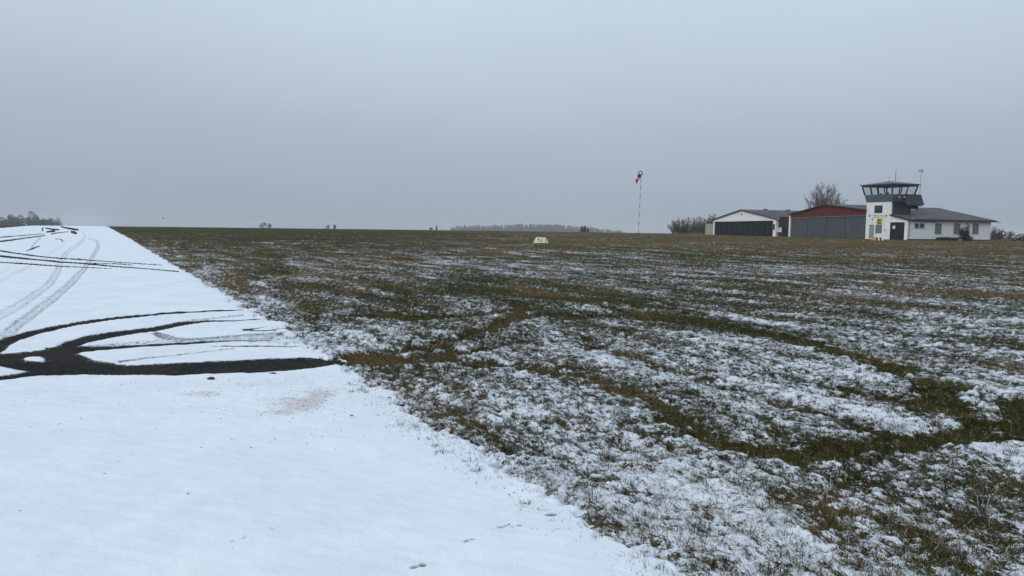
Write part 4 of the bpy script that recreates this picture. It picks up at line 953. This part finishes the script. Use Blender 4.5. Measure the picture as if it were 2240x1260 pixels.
bare((b.x, b.y, g), at_depth(1278, 491.5, 330).z-g, 6.2, 77, 'brownish round bare bush on the crest before the far wood', 'bush', 'bare_shrub', None, stems=18, low=.05, tw1=11, tw2=6, tw3=3, rad0=.09, rt=.028, foot=.3, drop=.6)
# the far wood on its ridge
wd_ = MB(); R = random.Random(21)
prof = [(985, 499), (1000, 494), (1015, 493), (1030, 493.5), (1045, 492), (1060, 494), (1080, 492.5), (1095, 491), (1110, 491.5), (1125, 490), (1138, 489), (1150, 491), (1165, 490), (1180, 489.5), (1200, 490), (1215, 491), (1235, 492), (1255, 494), (1275, 495), (1300, 498), (1325, 501), (1350, 504), (1372, 507)]
pxs = [q[0] for q in prof]; pys = [q[1] for q in prof]; DW = 2400
for row, (DD, dy) in enumerate(((2250, 2.8), (2400, .8), (2550, 0))):
    n_ = 70
    for i in range(n_):
        px = 985+(1372-985)*(i+R.random())/n_; yt = float(np.interp(px, pxs, pys))+dy+.9*math.sin(px*.23+row)+R.uniform(-.4, 1.2)
        if R.random() < .06: yt -= R.uniform(.8, 2.0)
        b = at_depth(px, 500, DD); g = gz(b.x, b.y); zt = at_depth(px, yt, DD).z; ww = R.uniform(6, 14)
        for s in range(80):
            f = R.random(); wz = ww*(1-f)**.8*(.6+.4*R.random()); a = R.uniform(0, 6.28); c = Vector((b.x+math.cos(a)*wz*R.random()**.5, b.y+math.sin(a)*wz, zt-20+20*f)); q = Vector((R.gauss(0, 1), R.gauss(0, 1), R.gauss(0, 1))).normalized(); e2 = q.cross(Vector((R.random(), .3, 1))).normalized(); sz_ = 1.9
            wd_.poly([c-q*sz_, c+e2*sz_*.8, c+q*sz_, c-e2*sz_*.8])
        if row == 1:
            wd_.box(b.x-9, b.x+9, b.y-1, b.y+1, g-2, zt-11)
wd = wd_.build('far_wood', m_mix); wd['kind'] = 'stuff'; wd['label'] = 'blue hazy wood on the low ridge in the far distance'; wd['category'] = 'wood'

# ------------------------------------------------------------------ bird and clods
p_ = at_depth(357, 478, 260); bd = thing('bird', 'tiny dark bird flying just above the horizon over the field', 'bird', p_)
mb = MB()
mb.tube([(-.32, 0, 0), (-.2, 0, .02), (0, 0, .03), (.2, 0, .03), (.32, 0, .06), (.42, 0, .05)], [.02, .09, .13, .10, .06, .01], 8)
for s in (-1, 1):
    mb.hexa([(-.12, s*.08, .05), (.15, s*.08, .05), (.12, s*.35, .2), (-.10, s*.35, .2), (-.12, s*.08, .07), (.15, s*.08, .07), (.12, s*.35, .22), (-.10, s*.35, .22)])
    mb.hexa([(-.10, s*.35, .2), (.12, s*.35, .2), (-.02, s*.68, .12), (-.12, s*.66, .12), (-.10, s*.35, .22), (.12, s*.35, .22), (-.02, s*.68, .13), (-.12, s*.66, .13)])
o = mb.build('body', m_dk, bd)
m_clod = mat('dark_soil', (.035, .026, .018), .95, noise=(60, (.07, .055, .035), .4, .6))
for i, (px, py, s, lab) in enumerate([(465, 835, .045, 'dark clod of turf on the snow below the tyre tracks, left one'), (597, 824, .042, 'dark clod of turf on the snow just under the broad track, right one'), (586, 822, .014, 'crumb of soil beside the right clod'), (853, 876, .014, 'crumb of soil on the snow near the grass edge'), (770, 915, .014, 'crumb of soil alone on the snow at the foot of the brown spatter')]):
    P_ = ground_pt(px, py); R = random.Random(60+i); mb = MB()
    for j in range(5):
        c = Vector((R.uniform(-.6, .6)*s, R.uniform(-.5, .5)*s, .25*s)); rr_ = s*R.uniform(.35, .6); rows = []
        b = len(mb.v); n = 7
        for a in range(1, 5):
            ph = math.pi*a/5
            for k_ in range(n): th = 2*math.pi*k_/n; mb.v.append((c.x+rr_*1.3*math.sin(ph)*math.cos(th)*R.uniform(.8, 1.2), c.y+rr_*math.sin(ph)*math.sin(th)*R.uniform(.8, 1.2), c.z+rr_*.6*math.cos(ph)*R.uniform(.8, 1.2)))
        for a in range(3):
            for k_ in range(n): j2 = (k_+1) % n; mb.f.append((b+a*n+k_, b+(a+1)*n+k_, b+(a+1)*n+j2, b+a*n+j2))
        mb.f.append(tuple(b+k_ for k_ in range(n))); mb.f.append(tuple(b+3*n+k_ for k_ in range(n))[::-1])
    o = mb.build('soil_clod', m_clod); o.location = (P_[0], P_[1], .022); tag(o, lab, 'soil clod', 'soil clods on the snow')

# ------------------------------------------------------------------ haze
hz = MB(); HB = 8000; hz.box(-HB, HB, -HB, HB, -75, 32)
m_haze = bpy.data.materials.new('haze'); m_haze.use_nodes = True; t_ = m_haze.node_tree; t_.nodes.clear()
o_ = t_.nodes.new('ShaderNodeOutputMaterial'); v_ = t_.nodes.new('ShaderNodeVolumePrincipled')
v_.inputs['Color'].default_value = (.86, .91, .97, 1); v_.inputs['Density'].default_value = .00024; v_.inputs['Anisotropy'].default_value = 0.0
t_.links.new(v_.outputs[0], o_.inputs['Volume'])
h_ = hz.build('haze', m_haze); h_['kind'] = 'stuff'; h_['label'] = 'pale grey winter haze lying over the whole airfield'; h_['category'] = 'haze'
